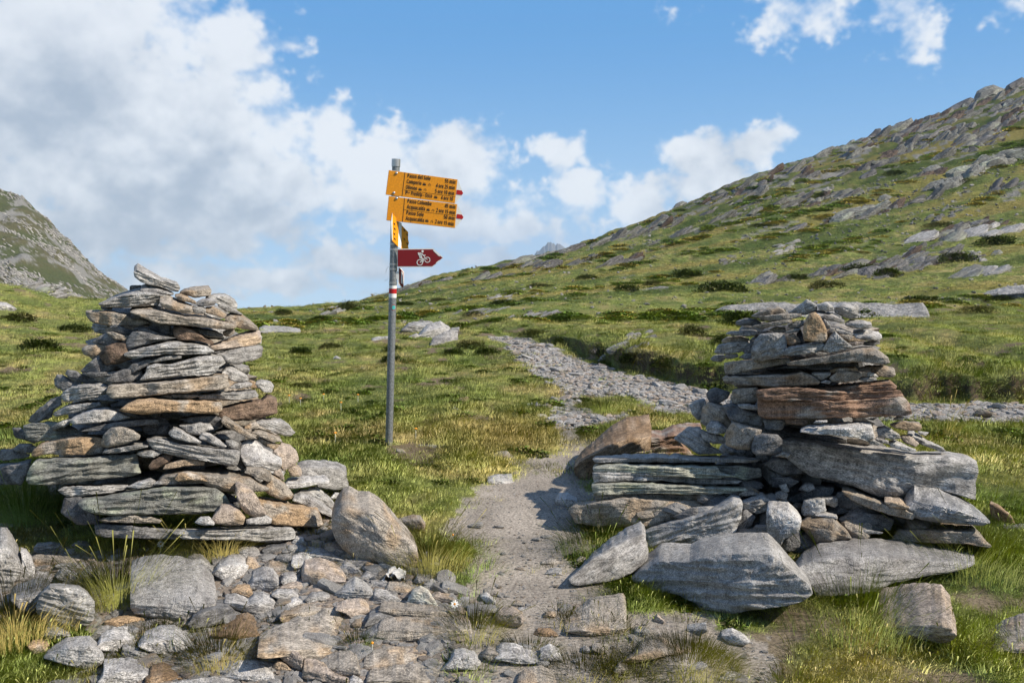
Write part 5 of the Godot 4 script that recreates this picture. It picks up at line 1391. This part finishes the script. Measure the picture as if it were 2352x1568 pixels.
		var g := Color(.22, .30, .06)
		var mt: StandardMaterial3D = looks["grass"].duplicate()
		mt.albedo_color = g.lerp(Color(.48, .37, .13), clampf(e[4], 0, 1)).linear_to_srgb()
		o.material_override = mt
		tag(o, e[6], "grass tuft", "grass tufts among the stones")

func leaf_mound(seed_: int, n: int, leaf: float) -> ArrayMesh:
	var r := RandomNumberGenerator.new()
	r.seed = seed_
	var v := PackedVector3Array()
	var nn := PackedVector3Array()
	var c := PackedColorArray()
	for k in n:
		var a := r.randf() * TAU
		var e := acos(r.randf())
		var d := Vector3(cos(a) * sin(e), cos(e) * .55, sin(a) * sin(e))
		var p := d * (.62 + .38 * sqrt(r.randf())) * (1.0 + .35 * nz.get_noise_3dv(d * 2.2 + Vector3.ONE * seed_))
		var t := Vector3(r.randfn(), r.randfn(), r.randfn()).normalized()
		var b := t.cross(d + Vector3(.01, .3, 0)).normalized()
		var g := r.randf_range(.6, 1.35)
		for q in [p - t * leaf, p + b * leaf * .5, p + t * leaf, p - t * leaf, p + t * leaf, p - b * leaf * .5]:
			v.append(q); nn.append((d + b.cross(t) * .4).normalized()); c.append(Color(g, g, g))
	return arrays(v, nn, c, looks["grass"])

func make_shrubs():
	var kinds: Array = [leaf_mound(1, 1500, .05), leaf_mound(2, 1300, .06), leaf_mound(3, 1500, .045)]
	var mats: Array = []
	for k in 3:
		var m: StandardMaterial3D = looks["grass"].duplicate()
		m.albedo_color = [Color(.13, .19, .05), Color(.15, .22, .06), Color(.18, .195, .07)][k].linear_to_srgb()
		mats.append(m)
	var n := 0
	for e in [[1660, 668, 130, 40], [1580, 638, 90, 34], [800, 712, 60, 34], [650, 724, 50, 24], [1440, 668, 70, 26], [1500, 655, 50, 20], [1980, 625, 110, 32], [2040, 634, 70, 30], [1900, 660, 90, 26], [2200, 598, 90, 30], [1700, 745, 110, 50], [1590, 770, 70, 40], [1660, 790, 60, 36], [1450, 830, 60, 40], [1380, 810, 60, 36], [1530, 840, 70, 40],
			[1160, 700, 80, 22], [1090, 725, 60, 20], [740, 735, 60, 18], [690, 812, 60, 26], [760, 800, 60, 22], [900, 805, 50, 22], [900, 830, 60, 26], [1080, 800, 80, 32], [1120, 815, 70, 30], [1040, 815, 60, 24], [1230, 770, 90, 26], [1290, 790, 60, 26], [90, 800, 90, 34], [40, 735, 80, 26], [170, 760, 80, 26], [560, 905, 40, 20], [690, 890, 60, 20], [1830, 640, 60, 20], [2120, 690, 90, 20], [2250, 715, 80, 22], [2300, 690, 70, 22], [2290, 560, 90, 30], [1240, 660, 70, 18], [1350, 640, 60, 18], [930, 700, 50, 14], [1010, 690, 50, 12], [2060, 400, 60, 16], [1900, 450, 70, 16], [2200, 420, 80, 18], [1750, 520, 60, 14], [1870, 570, 50, 14], [2160, 520, 70, 18]]:
		var p := on_land(e[0], e[1])
		var d := EYE.distance_to(p)
		var o := put("low_shrub", kinds[n % 3], mats[n % 3])
		var w: float = e[2] * d / F * .5
		o.transform = Transform3D(Basis(Vector3.UP, n * 1.7).scaled(Vector3(w, e[3] * d / F * 1.25, w * .8)), p - Vector3(0, .06 * w, 0))
		tag(o, "low dark green shrub cushion growing in the mountain grass", "shrub", "low shrubs on meadow and slope")
		n += 1

	# herbs in the meadow turf, past counting
	for k in 2:
		var mm := MultiMesh.new()
		mm.transform_format = MultiMesh.TRANSFORM_3D; mm.use_colors = true; mm.mesh = leaf_mound(30 + k, 160, .16)
		var at: Array = []
		for t in 2600:
			var d := 3.0 * pow(9.0, rng.randf())
			var x := rng.randf_range(-.75, .85) * d
			if kind_at(x, d) == 0 and nz.get_noise_2d(x * .8 - 20, d * .8) + .3 * rng.randf() > .33: at.append(Vector3(x, gy(x, d), -d))
		mm.instance_count = at.size()
		for i in at.size():
			var w := rng.randf_range(.05, .16) * (1.0 if at[i].z < -7.0 else .6)
			mm.set_instance_transform(i, Transform3D(Basis(Vector3.UP, rng.randf() * TAU).scaled(Vector3(w, w * .45, w)), at[i]))
			mm.set_instance_color(i, [Color(2.3, 2.6, 1.8), Color(1.9, 2.1, 1.6)][k] * rng.randf_range(.7, 1.3))
		var r := MultiMeshInstance3D.new()
		r.name = numbered("herbs", self); r.multimesh = mm; r.material_override = mats[k]
		add_child(r, true)
		tag(r, "low leafy herbs and moss in the meadow turf", "herbs", "herbs of the meadow", "stuff")
	# bands of heath between the rock ribs, past counting
	for k in 3:
		var mm := MultiMesh.new()
		mm.transform_format = MultiMesh.TRANSFORM_3D; mm.use_colors = true; mm.mesh = leaf_mound(20 + k, 360, .10)
		var at: Array = []
		for t in 2000:
			var d := 22.0 * pow(10.0, rng.randf())
			var u := rng.randf_range(560.0, 2550.0)
			var x := (u - 1176.0) / F * d
			var q := nz.get_noise_2d((x * .8 + d * .6) * .025 - 7.0, (d * .8 - x * .6) * .10)
			if q + .15 * rng.randf() > lerpf(.40, .24, smoothstep(30.0, 110.0, d)) and d < crest[clampi(int((u + 300.0) / 3000.0 * (LU - 1)), 0, LU - 1)] * .93: at.append(Vector3(x, gy(x, d), -d))
		mm.instance_count = at.size()
		for i in at.size():
			var w := rng.randf_range(.3, .8) * lerpf(.7, 2.4, smoothstep(25.0, 150.0, -at[i].z))
			mm.set_instance_transform(i, Transform3D(Basis(Vector3.UP, rng.randf() * TAU).scaled(Vector3(w, w * .5, w)), at[i]))
			mm.set_instance_color(i, [Color(1.5, 1.75, 1.3), Color(2.0, 1.9, 1.3), Color(2.6, 2.0, 1.3)][k] * rng.randf_range(1.2, 2.0))
		var r := MultiMeshInstance3D.new()
		r.name = numbered("heath", self); r.multimesh = mm; r.material_override = mats[k]
		add_child(r, true)
		tag(r, "dark heath cushions in bands over the mountainside", "heath", "heath of the mountainside", "stuff")

func make_flowers():
	var sites: Array = [[368, 1249, "white daisy with yellow centre in the dry grass below the tall cairn", true], [1105, 1475, "", false], [855, 1476, "small yellow flower head between two flat slabs", false], [1040, 1228, "small orange flower on the trampled path verge", false], [355, 1350, "small orange flower in front of the large banded boulder", false], [1044, 1387, "small white flower on the pale bumpy stone", true]]
	for e in sites:
		if e[2] == "": continue
		var p := on_land(e[0], e[1] + 26)
		var head := EYE + look(e[0], e[1]) * (EYE.distance_to(p) - .06)
		var o := root_at("flower", p)
		tag(o, e[2], "flower")
		var stem := CylinderMesh.new()
		var a := head - p
		stem.top_radius = .0012; stem.bottom_radius = .0016; stem.height = a.length(); stem.radial_segments = 6
		var m := put("stem", stem, looks["grass"], o)
		m.transform = Transform3D(Basis(Quaternion(Vector3.UP, a.normalized())), a * .5)
		var face := (EYE - head + Vector3(0, .8, 0)).normalized()
		var b := Basis(Quaternion(Vector3.UP, face))
		var disc := SphereMesh.new()
		disc.radius = .0055; disc.height = .006; disc.radial_segments = 12; disc.rings = 6
		m = put("flower_centre", disc, looks["yellow"], o)
		m.transform = Transform3D(b, a)
		for k in (9 if e[3] else 0):
			var pet := SphereMesh.new()
			pet.radius = .005; pet.height = .0018; pet.radial_segments = 8; pet.rings = 4
			m = put("petal", pet, looks["white"], o)
			m.transform = Transform3D(b * Basis(Vector3.UP, TAU * k / 9.0) * Basis(Vector3(1.6, 0, 0), Vector3(0, 1, 0), Vector3(0, 0, .7)), a + b * Basis(Vector3.UP, TAU * k / 9.0) * Vector3(.0115, 0, 0))
	# yellow hawkbits dotted over the meadow
	var dots := SphereMesh.new()
	dots.radius = .016; dots.height = .014; dots.radial_segments = 8; dots.rings = 4
	for e in [[743, 925], [783, 945], [822, 926], [770, 1020], [664, 928], [690, 935], [955, 1010], [1730, 752]]:
		var p := on_land(e[0], e[1])
		var o := root_at("flower", p)
		var m := put("flower_head", dots, looks["yellow"], o)
		m.position = Vector3(0, .1, 0)
		var stem := CylinderMesh.new()
		stem.top_radius = .0015; stem.bottom_radius = .002; stem.height = .1; stem.radial_segments = 5
		m = put("stem", stem, looks["grass"], o)
		m.position = Vector3(0, .05, 0)
		tag(o, "tiny yellow flower dotted in the meadow grass", "flower", "yellow flowers of the meadow")
	# the crumpled paper on the rubble
	var p := on_land(905, 1334)
	var v := PackedVector3Array()
	var c := PackedColorArray()
	var tri := PackedInt32Array()
	for j in 9:
		for i in 11:
			var x := (i - 5) / 5.0
			var y := (j - 4) / 4.0
			v.append(Vector3(x * .055, .02 + .045 * (1.0 - x * x) * absf(sin(x * 4.0 + y)) + .03 * nz.get_noise_2d(x * 2.5, y * 2.5), y * .05))
			c.append(Color(.46, .455, .445))
	for j in 8:
		for i in 10:
			var k := j * 11 + i
			tri.append_array([k, k + 1, k + 11, k + 1, k + 12, k + 11])
	var o := put("paper_tissue", faceted(v, c, tri, .1, looks["pigment"]), null)
	o.position = p
	tag(o, "crumpled white paper tissue lying on the rubble near the egg-shaped boulder", "paper tissue")

# ---------------------------------------------------------------- signpost
const SX := 861.3
const SY := 344.5
const SK := .25635
var sp_o := Vector3()
var sp_n := Vector3()
func on_board(x: float, y: float, lift := 0.0) -> Vector3:      # a point of the close-up survey of the signs, on the plane of the board being built
	var r := look(SX + x * SK, SY + y * SK)
	return EYE + r * ((sp_o - EYE).dot(sp_n) / r.dot(sp_n)) + sp_n * lift

func plate(called: String, px: Array, mat: Material, parent: Node3D, lift: float, thick: float) -> MeshInstance3D:
	var f: Array = []
	for i in range(0, px.size(), 2): f.append(on_board(px[i], px[i + 1], lift) - parent.position)
	return prism(called, f, sp_n * thick, mat, parent)

func prism(called: String, f: Array, off: Vector3, mat: Material, parent: Node3D) -> MeshInstance3D:
	var st := SurfaceTool.new()
	st.begin(Mesh.PRIMITIVE_TRIANGLES)
	st.set_smooth_group(-1)
	var n := f.size()
	var fl: Array = []
	var flat := PackedVector2Array()
	var ax: Vector3 = (f[1] - f[0]).normalized()
	var ay := off.normalized().cross(ax)
	for q in f: flat.append(Vector2(q.dot(ax), q.dot(ay)))
	var idx := Geometry2D.triangulate_polygon(flat)
	for k in range(0, idx.size(), 3):
		for s in [[0, 1, 2, true], [0, 2, 1, false]]:
			var a: Vector3 = f[idx[k + s[0]]] - (Vector3.ZERO if s[3] else off)
			var b: Vector3 = f[idx[k + s[1]]] - (Vector3.ZERO if s[3] else off)
			var c: Vector3 = f[idx[k + s[2]]] - (Vector3.ZERO if s[3] else off)
			if ((c - a).cross(b - a)).dot(off) * (1.0 if s[3] else -1.0) < 0.0:
				var w := b
				b = c
				c = w
			st.add_vertex(a); st.add_vertex(b); st.add_vertex(c)
	var mid := Vector3.ZERO
	for q in f: mid += q / n
	for i in n:
		var a: Vector3 = f[i]
		var b: Vector3 = f[(i + 1) % n]
		var t := [a, b, b - off, a, b - off, a - off]
		if ((t[2] - t[0]).cross(t[1] - t[0])).dot((a + b) * .5 - mid) < 0.0: t = [a, b - off, b, a, a - off, b - off]
		for q in t: st.add_vertex(q)
	st.generate_normals()
	return put(called, st.commit(), mat, parent)

func words(text: String, x0: float, y0: float, x1: float, y1: float, board: Node3D, cap := 34.0, bold := true):
	var tm := TextMesh.new()
	var font := SystemFont.new()
	font.font_names = PackedStringArray(["Droid Sans"])
	font.font_weight = 700 if bold else 400
	tm.font = font; tm.font_size = 48; tm.text = text; tm.depth = .0; tm.pixel_size = .001; tm.curve_step = 1.0
	tm.horizontal_alignment = HORIZONTAL_ALIGNMENT_LEFT; tm.vertical_alignment = VERTICAL_ALIGNMENT_BOTTOM
	var a := on_board(x0, y0, .0035)
	var b := on_board(x1, y1, .0035)
	var bx := (b - a).normalized()
	var by := sp_n.cross(bx).normalized()
	var box := tm.get_aabb()
	var sx := a.distance_to(b) / box.size.x
	var s := cap * SK * 7.6 / F / (48 * .001 * .714)
	var o := put("lettering", tm, looks["black"], board)
	o.transform = Transform3D(Basis(bx * sx, by * s, sp_n), a - board.position - bx * sx * box.position.x - by * s * (48 * .001 * .236 + box.position.y * 0.0))
	return o

func ink(called: String, px: Array, board: Node3D, mat: String = "black", lift := .0035):
	plate(called, px, looks[mat], board, lift, .001)

func thick_line(px: Array, w: float) -> Array:
	var l: Array = []
	var r: Array = []
	for i in range(0, px.size(), 2):
		var a := Vector2(px[maxi(i - 2, 0)], px[maxi(i - 2, 0) + 1])
		var b := Vector2(px[mini(i + 2, px.size() - 2)], px[mini(i + 2, px.size() - 2) + 1])
		var q := (b - a).normalized().orthogonal() * w * .5
		l.append(px[i] + q.x); l.append(px[i + 1] + q.y)
		r.push_front(px[i + 1] - q.y); r.push_front(px[i] - q.x)
	return l + r

func tube(called: String, a: Vector3, b: Vector3, r: float, mat: Material, parent: Node3D) -> MeshInstance3D:
	var m := CylinderMesh.new()
	m.top_radius = r; m.bottom_radius = r; m.height = a.distance_to(b); m.radial_segments = 28
	var o := put(called, m, mat, parent)
	o.transform = Transform3D(Basis(Quaternion(Vector3.UP, (b - a).normalized())), (a + b) * .5 - parent.position)
	return o

func bolt(x: float, y: float, board: Node3D):
	var s := SphereMesh.new()
	s.radius = .011; s.height = .012; s.radial_segments = 14; s.rings = 7
	var o := put("bolt", s, looks["steel"], board)
	o.transform = Transform3D(Basis(Quaternion(Vector3.UP, sp_n)), on_board(x, y, .005) - board.position)

func make_signpost():
	var foot := on_land(893, 1022)
	var d := -foot.z
	var top := at_depth(909.5, 367, d)
	var post := root_at("signpost", foot)
	tag(post, "galvanised hiking signpost with yellow arrow boards and a crimson mountain bike sign", "signpost")
	var ax := (top - foot).normalized()
	tube("pole", foot - ax * .3, top, .0315, looks["zinc"], post)
	var cap := tube("pole_cap", top - ax * .055, top + ax * .006, .036, looks["steel"], post)
	var along := func(y: float) -> Vector3: return at_depth(lerpf(909.5, 893, (SY + y * SK - 367) / 655.0), SY + y * SK, d)
	# two yellow boards that face the viewer
	sp_n = Vector3(.10, 0, 1).normalized()
	sp_o = at_depth(905, 450, d - .045)
	var b1 := root_at("board", Vector3.ZERO)
	remove_child(b1)
	for w in 2:
		var edge: Array = [122, 178, 742, 262, 790, 388, 718, 480, 93, 400] if w == 0 else [122, 410, 738, 483, 795, 603, 718, 700, 100, 630]
		var fr: Array = [124, 181, 739, 265, 715, 477, 96, 398] if w == 0 else [124, 413, 735, 486, 715, 697, 103, 627]
		var back := plate("sign_board", edge, looks["white"], post, 0.0, .004)
		var hold := Node3D.new()
		hold.position = post.position
		plate("yellow_face", fr, looks["yellow"], hold, .0015, .001)
		ink("red_arrow_band", [733, 356, 777, 362, 790, 386, 778, 403, 727, 396] if w == 0 else [734, 573, 778, 579, 793, 602, 781, 619, 728, 611], hold, "red", .002)
		ink("divider_line", thick_line([268, 200, 242, 412] if w == 0 else [265, 428, 246, 641], 4.5), hold, "black", .003)
		ink("divider_line", thick_line([258, 357, 717, 417] if w == 0 else [257, 533, 722, 588], 1.6), hold, "black", .003)
		var txt: Array = [["Passo del Sole", 290, 246, 496, 273], ["55 min", 625, 293, 719, 306], ["Camperio", 283, 297, 414, 315], ["4 ore 25 min", 545, 334, 712, 357], ["Olivone", 275, 348, 375, 362], ["5 ore 10 min", 537, 384, 707, 407], ["P", 272, 396, 289, 398], ["Predèlp - Osco", 322, 404, 510, 430], ["4 ore 10", 590, 442, 696, 457]] if w == 0 else [["Passo Colombe", 290, 473, 505, 500], ["45 min", 623, 515, 718, 528], ["Acquacalda", 284, 524, 447, 544], ["2 ore 15 min", 547, 556, 715, 579], ["Passo Sole", 280, 577, 435, 597], ["50 min", 615, 616, 711, 629], ["Acquacalda", 273, 627, 437, 647], ["2 ore 15 min", 537, 657, 703, 681]]
		for t in txt: words(t[0], t[1], t[2], t[3], t[4], hold)
		if w == 0:
			words("so", 290, 386, 312, 389, hold, 15.0)
			ink("lettering", [281, 398, 285, 398.5, 285, 402, 281, 401.5], hold)
		for q in ([[428, 300], [390, 346], [530, 416]] if w == 0 else [[462, 529], [450, 628]]):
			var x: float = q[0]
			var y: float = q[1]
			ink("bus_symbol", [x, y, x + 27, y + 4, x + 29, y + 12, x + 27, y + 17, x, y + 13], hold)
			ink("bus_symbol", [x + 4, y - 8, x + 27, y - 5, x + 27, y - 3, x + 4, y - 6], hold)
		for q in ([[475, 300], [437, 346]] if w == 0 else [[508, 530], [497, 630]]):
			var x: float = q[0]
			var y: float = q[1]
			ink("house_symbol", thick_line([x, y + 10, x + 12, y - 1, x + 24, y + 13], 2.6), hold)
			ink("house_symbol", thick_line([x + 5, y + 9, x + 4, y + 19], 2.2), hold)
			ink("house_symbol", thick_line([x + 20, y + 12, x + 19, y + 22], 2.2), hold)
		for q in ([[192, 207], [168, 384]] if w == 0 else [[193, 433]]): bolt(q[0], q[1], hold)
		for ch in hold.get_children():
			hold.remove_child(ch)
			back.add_child(ch, true)
		hold.free()
	b1.free()
	# a yellow pair seen almost edge on, pointing away
	sp_o = along.call(740) + Vector3(.02, 0, .05)
	sp_n = Vector3(.88, 0, .47).normalized()
	var e1 := plate("sign_board", [150, 560, 212, 640, 207, 865, 150, 808], looks["yellow"], post, 0.0, .004)
	for k in 4: e1.add_child(strip_mark(165 + 4 * (k % 2), 648 + 45 * k, post), true)
	plate("sign_edge", [143, 640, 152, 560, 153, 810, 148, 800], looks["white"], post, .003, .003)
	plate("sign_bracket", [214, 640, 242, 655, 238, 882, 211, 868], looks["white"], post, -.004, .004)
	var e2 := plate("sign_board", [246, 672, 304, 735, 303, 800, 311, 832, 303, 858, 308, 885, 242, 885], looks["yellow"], post, -.008, .004)
	for k in 4: e2.add_child(strip_mark(262 + 26 * (k % 2), 705 + 40 * k, post), true)
	# crimson mountain bike board
	sp_n = Vector3(.03, 0, 1).normalized()
	sp_o = at_depth(905, 590, d - .04)
	var bike := plate("sign_board", [199, 885, 520, 880, 612, 962, 512, 1050, 199, 1050], looks["white"], post, 0.0, .004)
	var face := plate("crimson_face", [203, 892, 515, 889, 531, 903, 586, 951, 605, 964, 580, 985, 540, 1020, 512, 1040, 203, 1041], looks["crimson"], post, .0015, .001)
	var rider := Node3D.new()
	rider.position = post.position
	for c in [[401, 1006, 25], [469, 983, 23]]:
		var ringpx: Array = []
		for k in 25: ringpx.append_array([c[0] + c[2] * cos(TAU * k / 24.5), c[1] + c[2] * sin(TAU * k / 24.5)])
		ink("bicycle_symbol", thick_line(ringpx, 6.0), rider, "white")
	for l in [[[401, 1006, 425, 985, 447, 962, 469, 983], 5.0], [[425, 985, 432, 1003, 401, 1006], 4.0], [[440, 950, 447, 962], 5.0], [[410, 925, 405, 965, 432, 975, 428, 1000], 13.0], [[400, 920, 412, 968], 24.0], [[415, 925, 436, 946, 452, 940], 9.0], [[388, 918, 396, 940], 14.0]]:
		ink("rider_symbol", thick_line(l[0], l[1]), rider, "white")
	var hd: Array = []
	for k in 14: hd.append_array([426 + 10 * cos(TAU * k / 14), 907 + 12 * sin(TAU * k / 14)])
	ink("rider_symbol", hd, rider, "white")
	ink("scratch", [520, 900, 530, 898, 580, 945, 577, 955], rider, "white", .003)
	ink("scratch", [548, 1006, 575, 985, 580, 992, 545, 1018], rider, "white", .003)
	for ch in rider.get_children():
		rider.remove_child(ch)
		bike.add_child(ch, true)
	rider.free()
	# a small crimson board edge on
	sp_n = Vector3(.86, 0, .5).normalized()
	sp_o = along.call(1130) + Vector3(.045, 0, 0)
	plate("sign_board", [213, 1052, 233, 1060, 259, 1090, 257, 1246, 232, 1225, 210, 1200], looks["white"], post, 0.0, .004)
	plate("crimson_face", [215, 1060, 231, 1068, 253, 1096, 252, 1236, 231, 1214, 214, 1194], looks["crimson"], post, .0015, .001)
	plate("white_marking", [232, 1080, 246, 1100, 244, 1200, 230, 1190], looks["white"], post, .0025, .001)
	sp_n = Vector3(0, 0, 1)
	sp_o = at_depth(905, 640, d - .02)
	plate("sign_bracket", [188, 1085, 213, 1085, 213, 1178, 188, 1150], looks["white"], post, 0.0, .003)
	for y in [842, 890, 1022, 1065, 1190]:
		var c: Vector3 = along.call(y)
		tube("pipe_clamp", c - ax * .008, c + ax * .008, .0345, looks["steel"], post)
	for e in [[1213, 1240, "white"], [1241, 1284, "red"], [1285, 1322, "white"]]:
		tube("painted_band", along.call(e[1]), along.call(e[0]), .0324, looks[e[2]], post)
	for e in [[.024, "red"], [.0195, "teal"]]:
		var c: Vector3 = along.call(1408)
		var st := SurfaceTool.new()
		st.begin(Mesh.PRIMITIVE_TRIANGLES)
		for k in 24:
			for q in [[0.0, 0.0], [TAU * k / 24, 1.0], [TAU * (k + 1) / 24, 1.0]]:
				var an: float = .5 + cos(q[0]) * q[1] * e[0] / .0325
				var rad := .0325 if e[1] == "red" else .0329
				var nm := Vector3(sin(an), 0, cos(an))
				st.set_normal(nm)
				st.add_vertex(nm * rad + ax * (-sin(q[0]) * q[1] * e[0]))
		var o := put("round_sticker", st.commit(), looks[e[1]].duplicate(), post)
		o.material_override.cull_mode = BaseMaterial3D.CULL_DISABLED
		o.position = c - post.position
	for l in [[[95, 1100, 103, 1065, 125, 1040], .002], [[85, 1172, 118, 1155], .002]]:
		sp_n = Vector3(0, 0, 1); sp_o = at_depth(900, 640, d)
		plate("loose_wire", thick_line(l[0], 2.5), looks["steel"], post, 0.0, .002)

func strip_mark(x: float, y: float, post: Node3D) -> MeshInstance3D:
	var o := plate("print_mark", [x, y, x + 13, y + 13, x + 13, y + 26, x, y + 14], looks["black"], post, .002 if x < 240 else -.006, .001)
	post.remove_child(o)
	return o
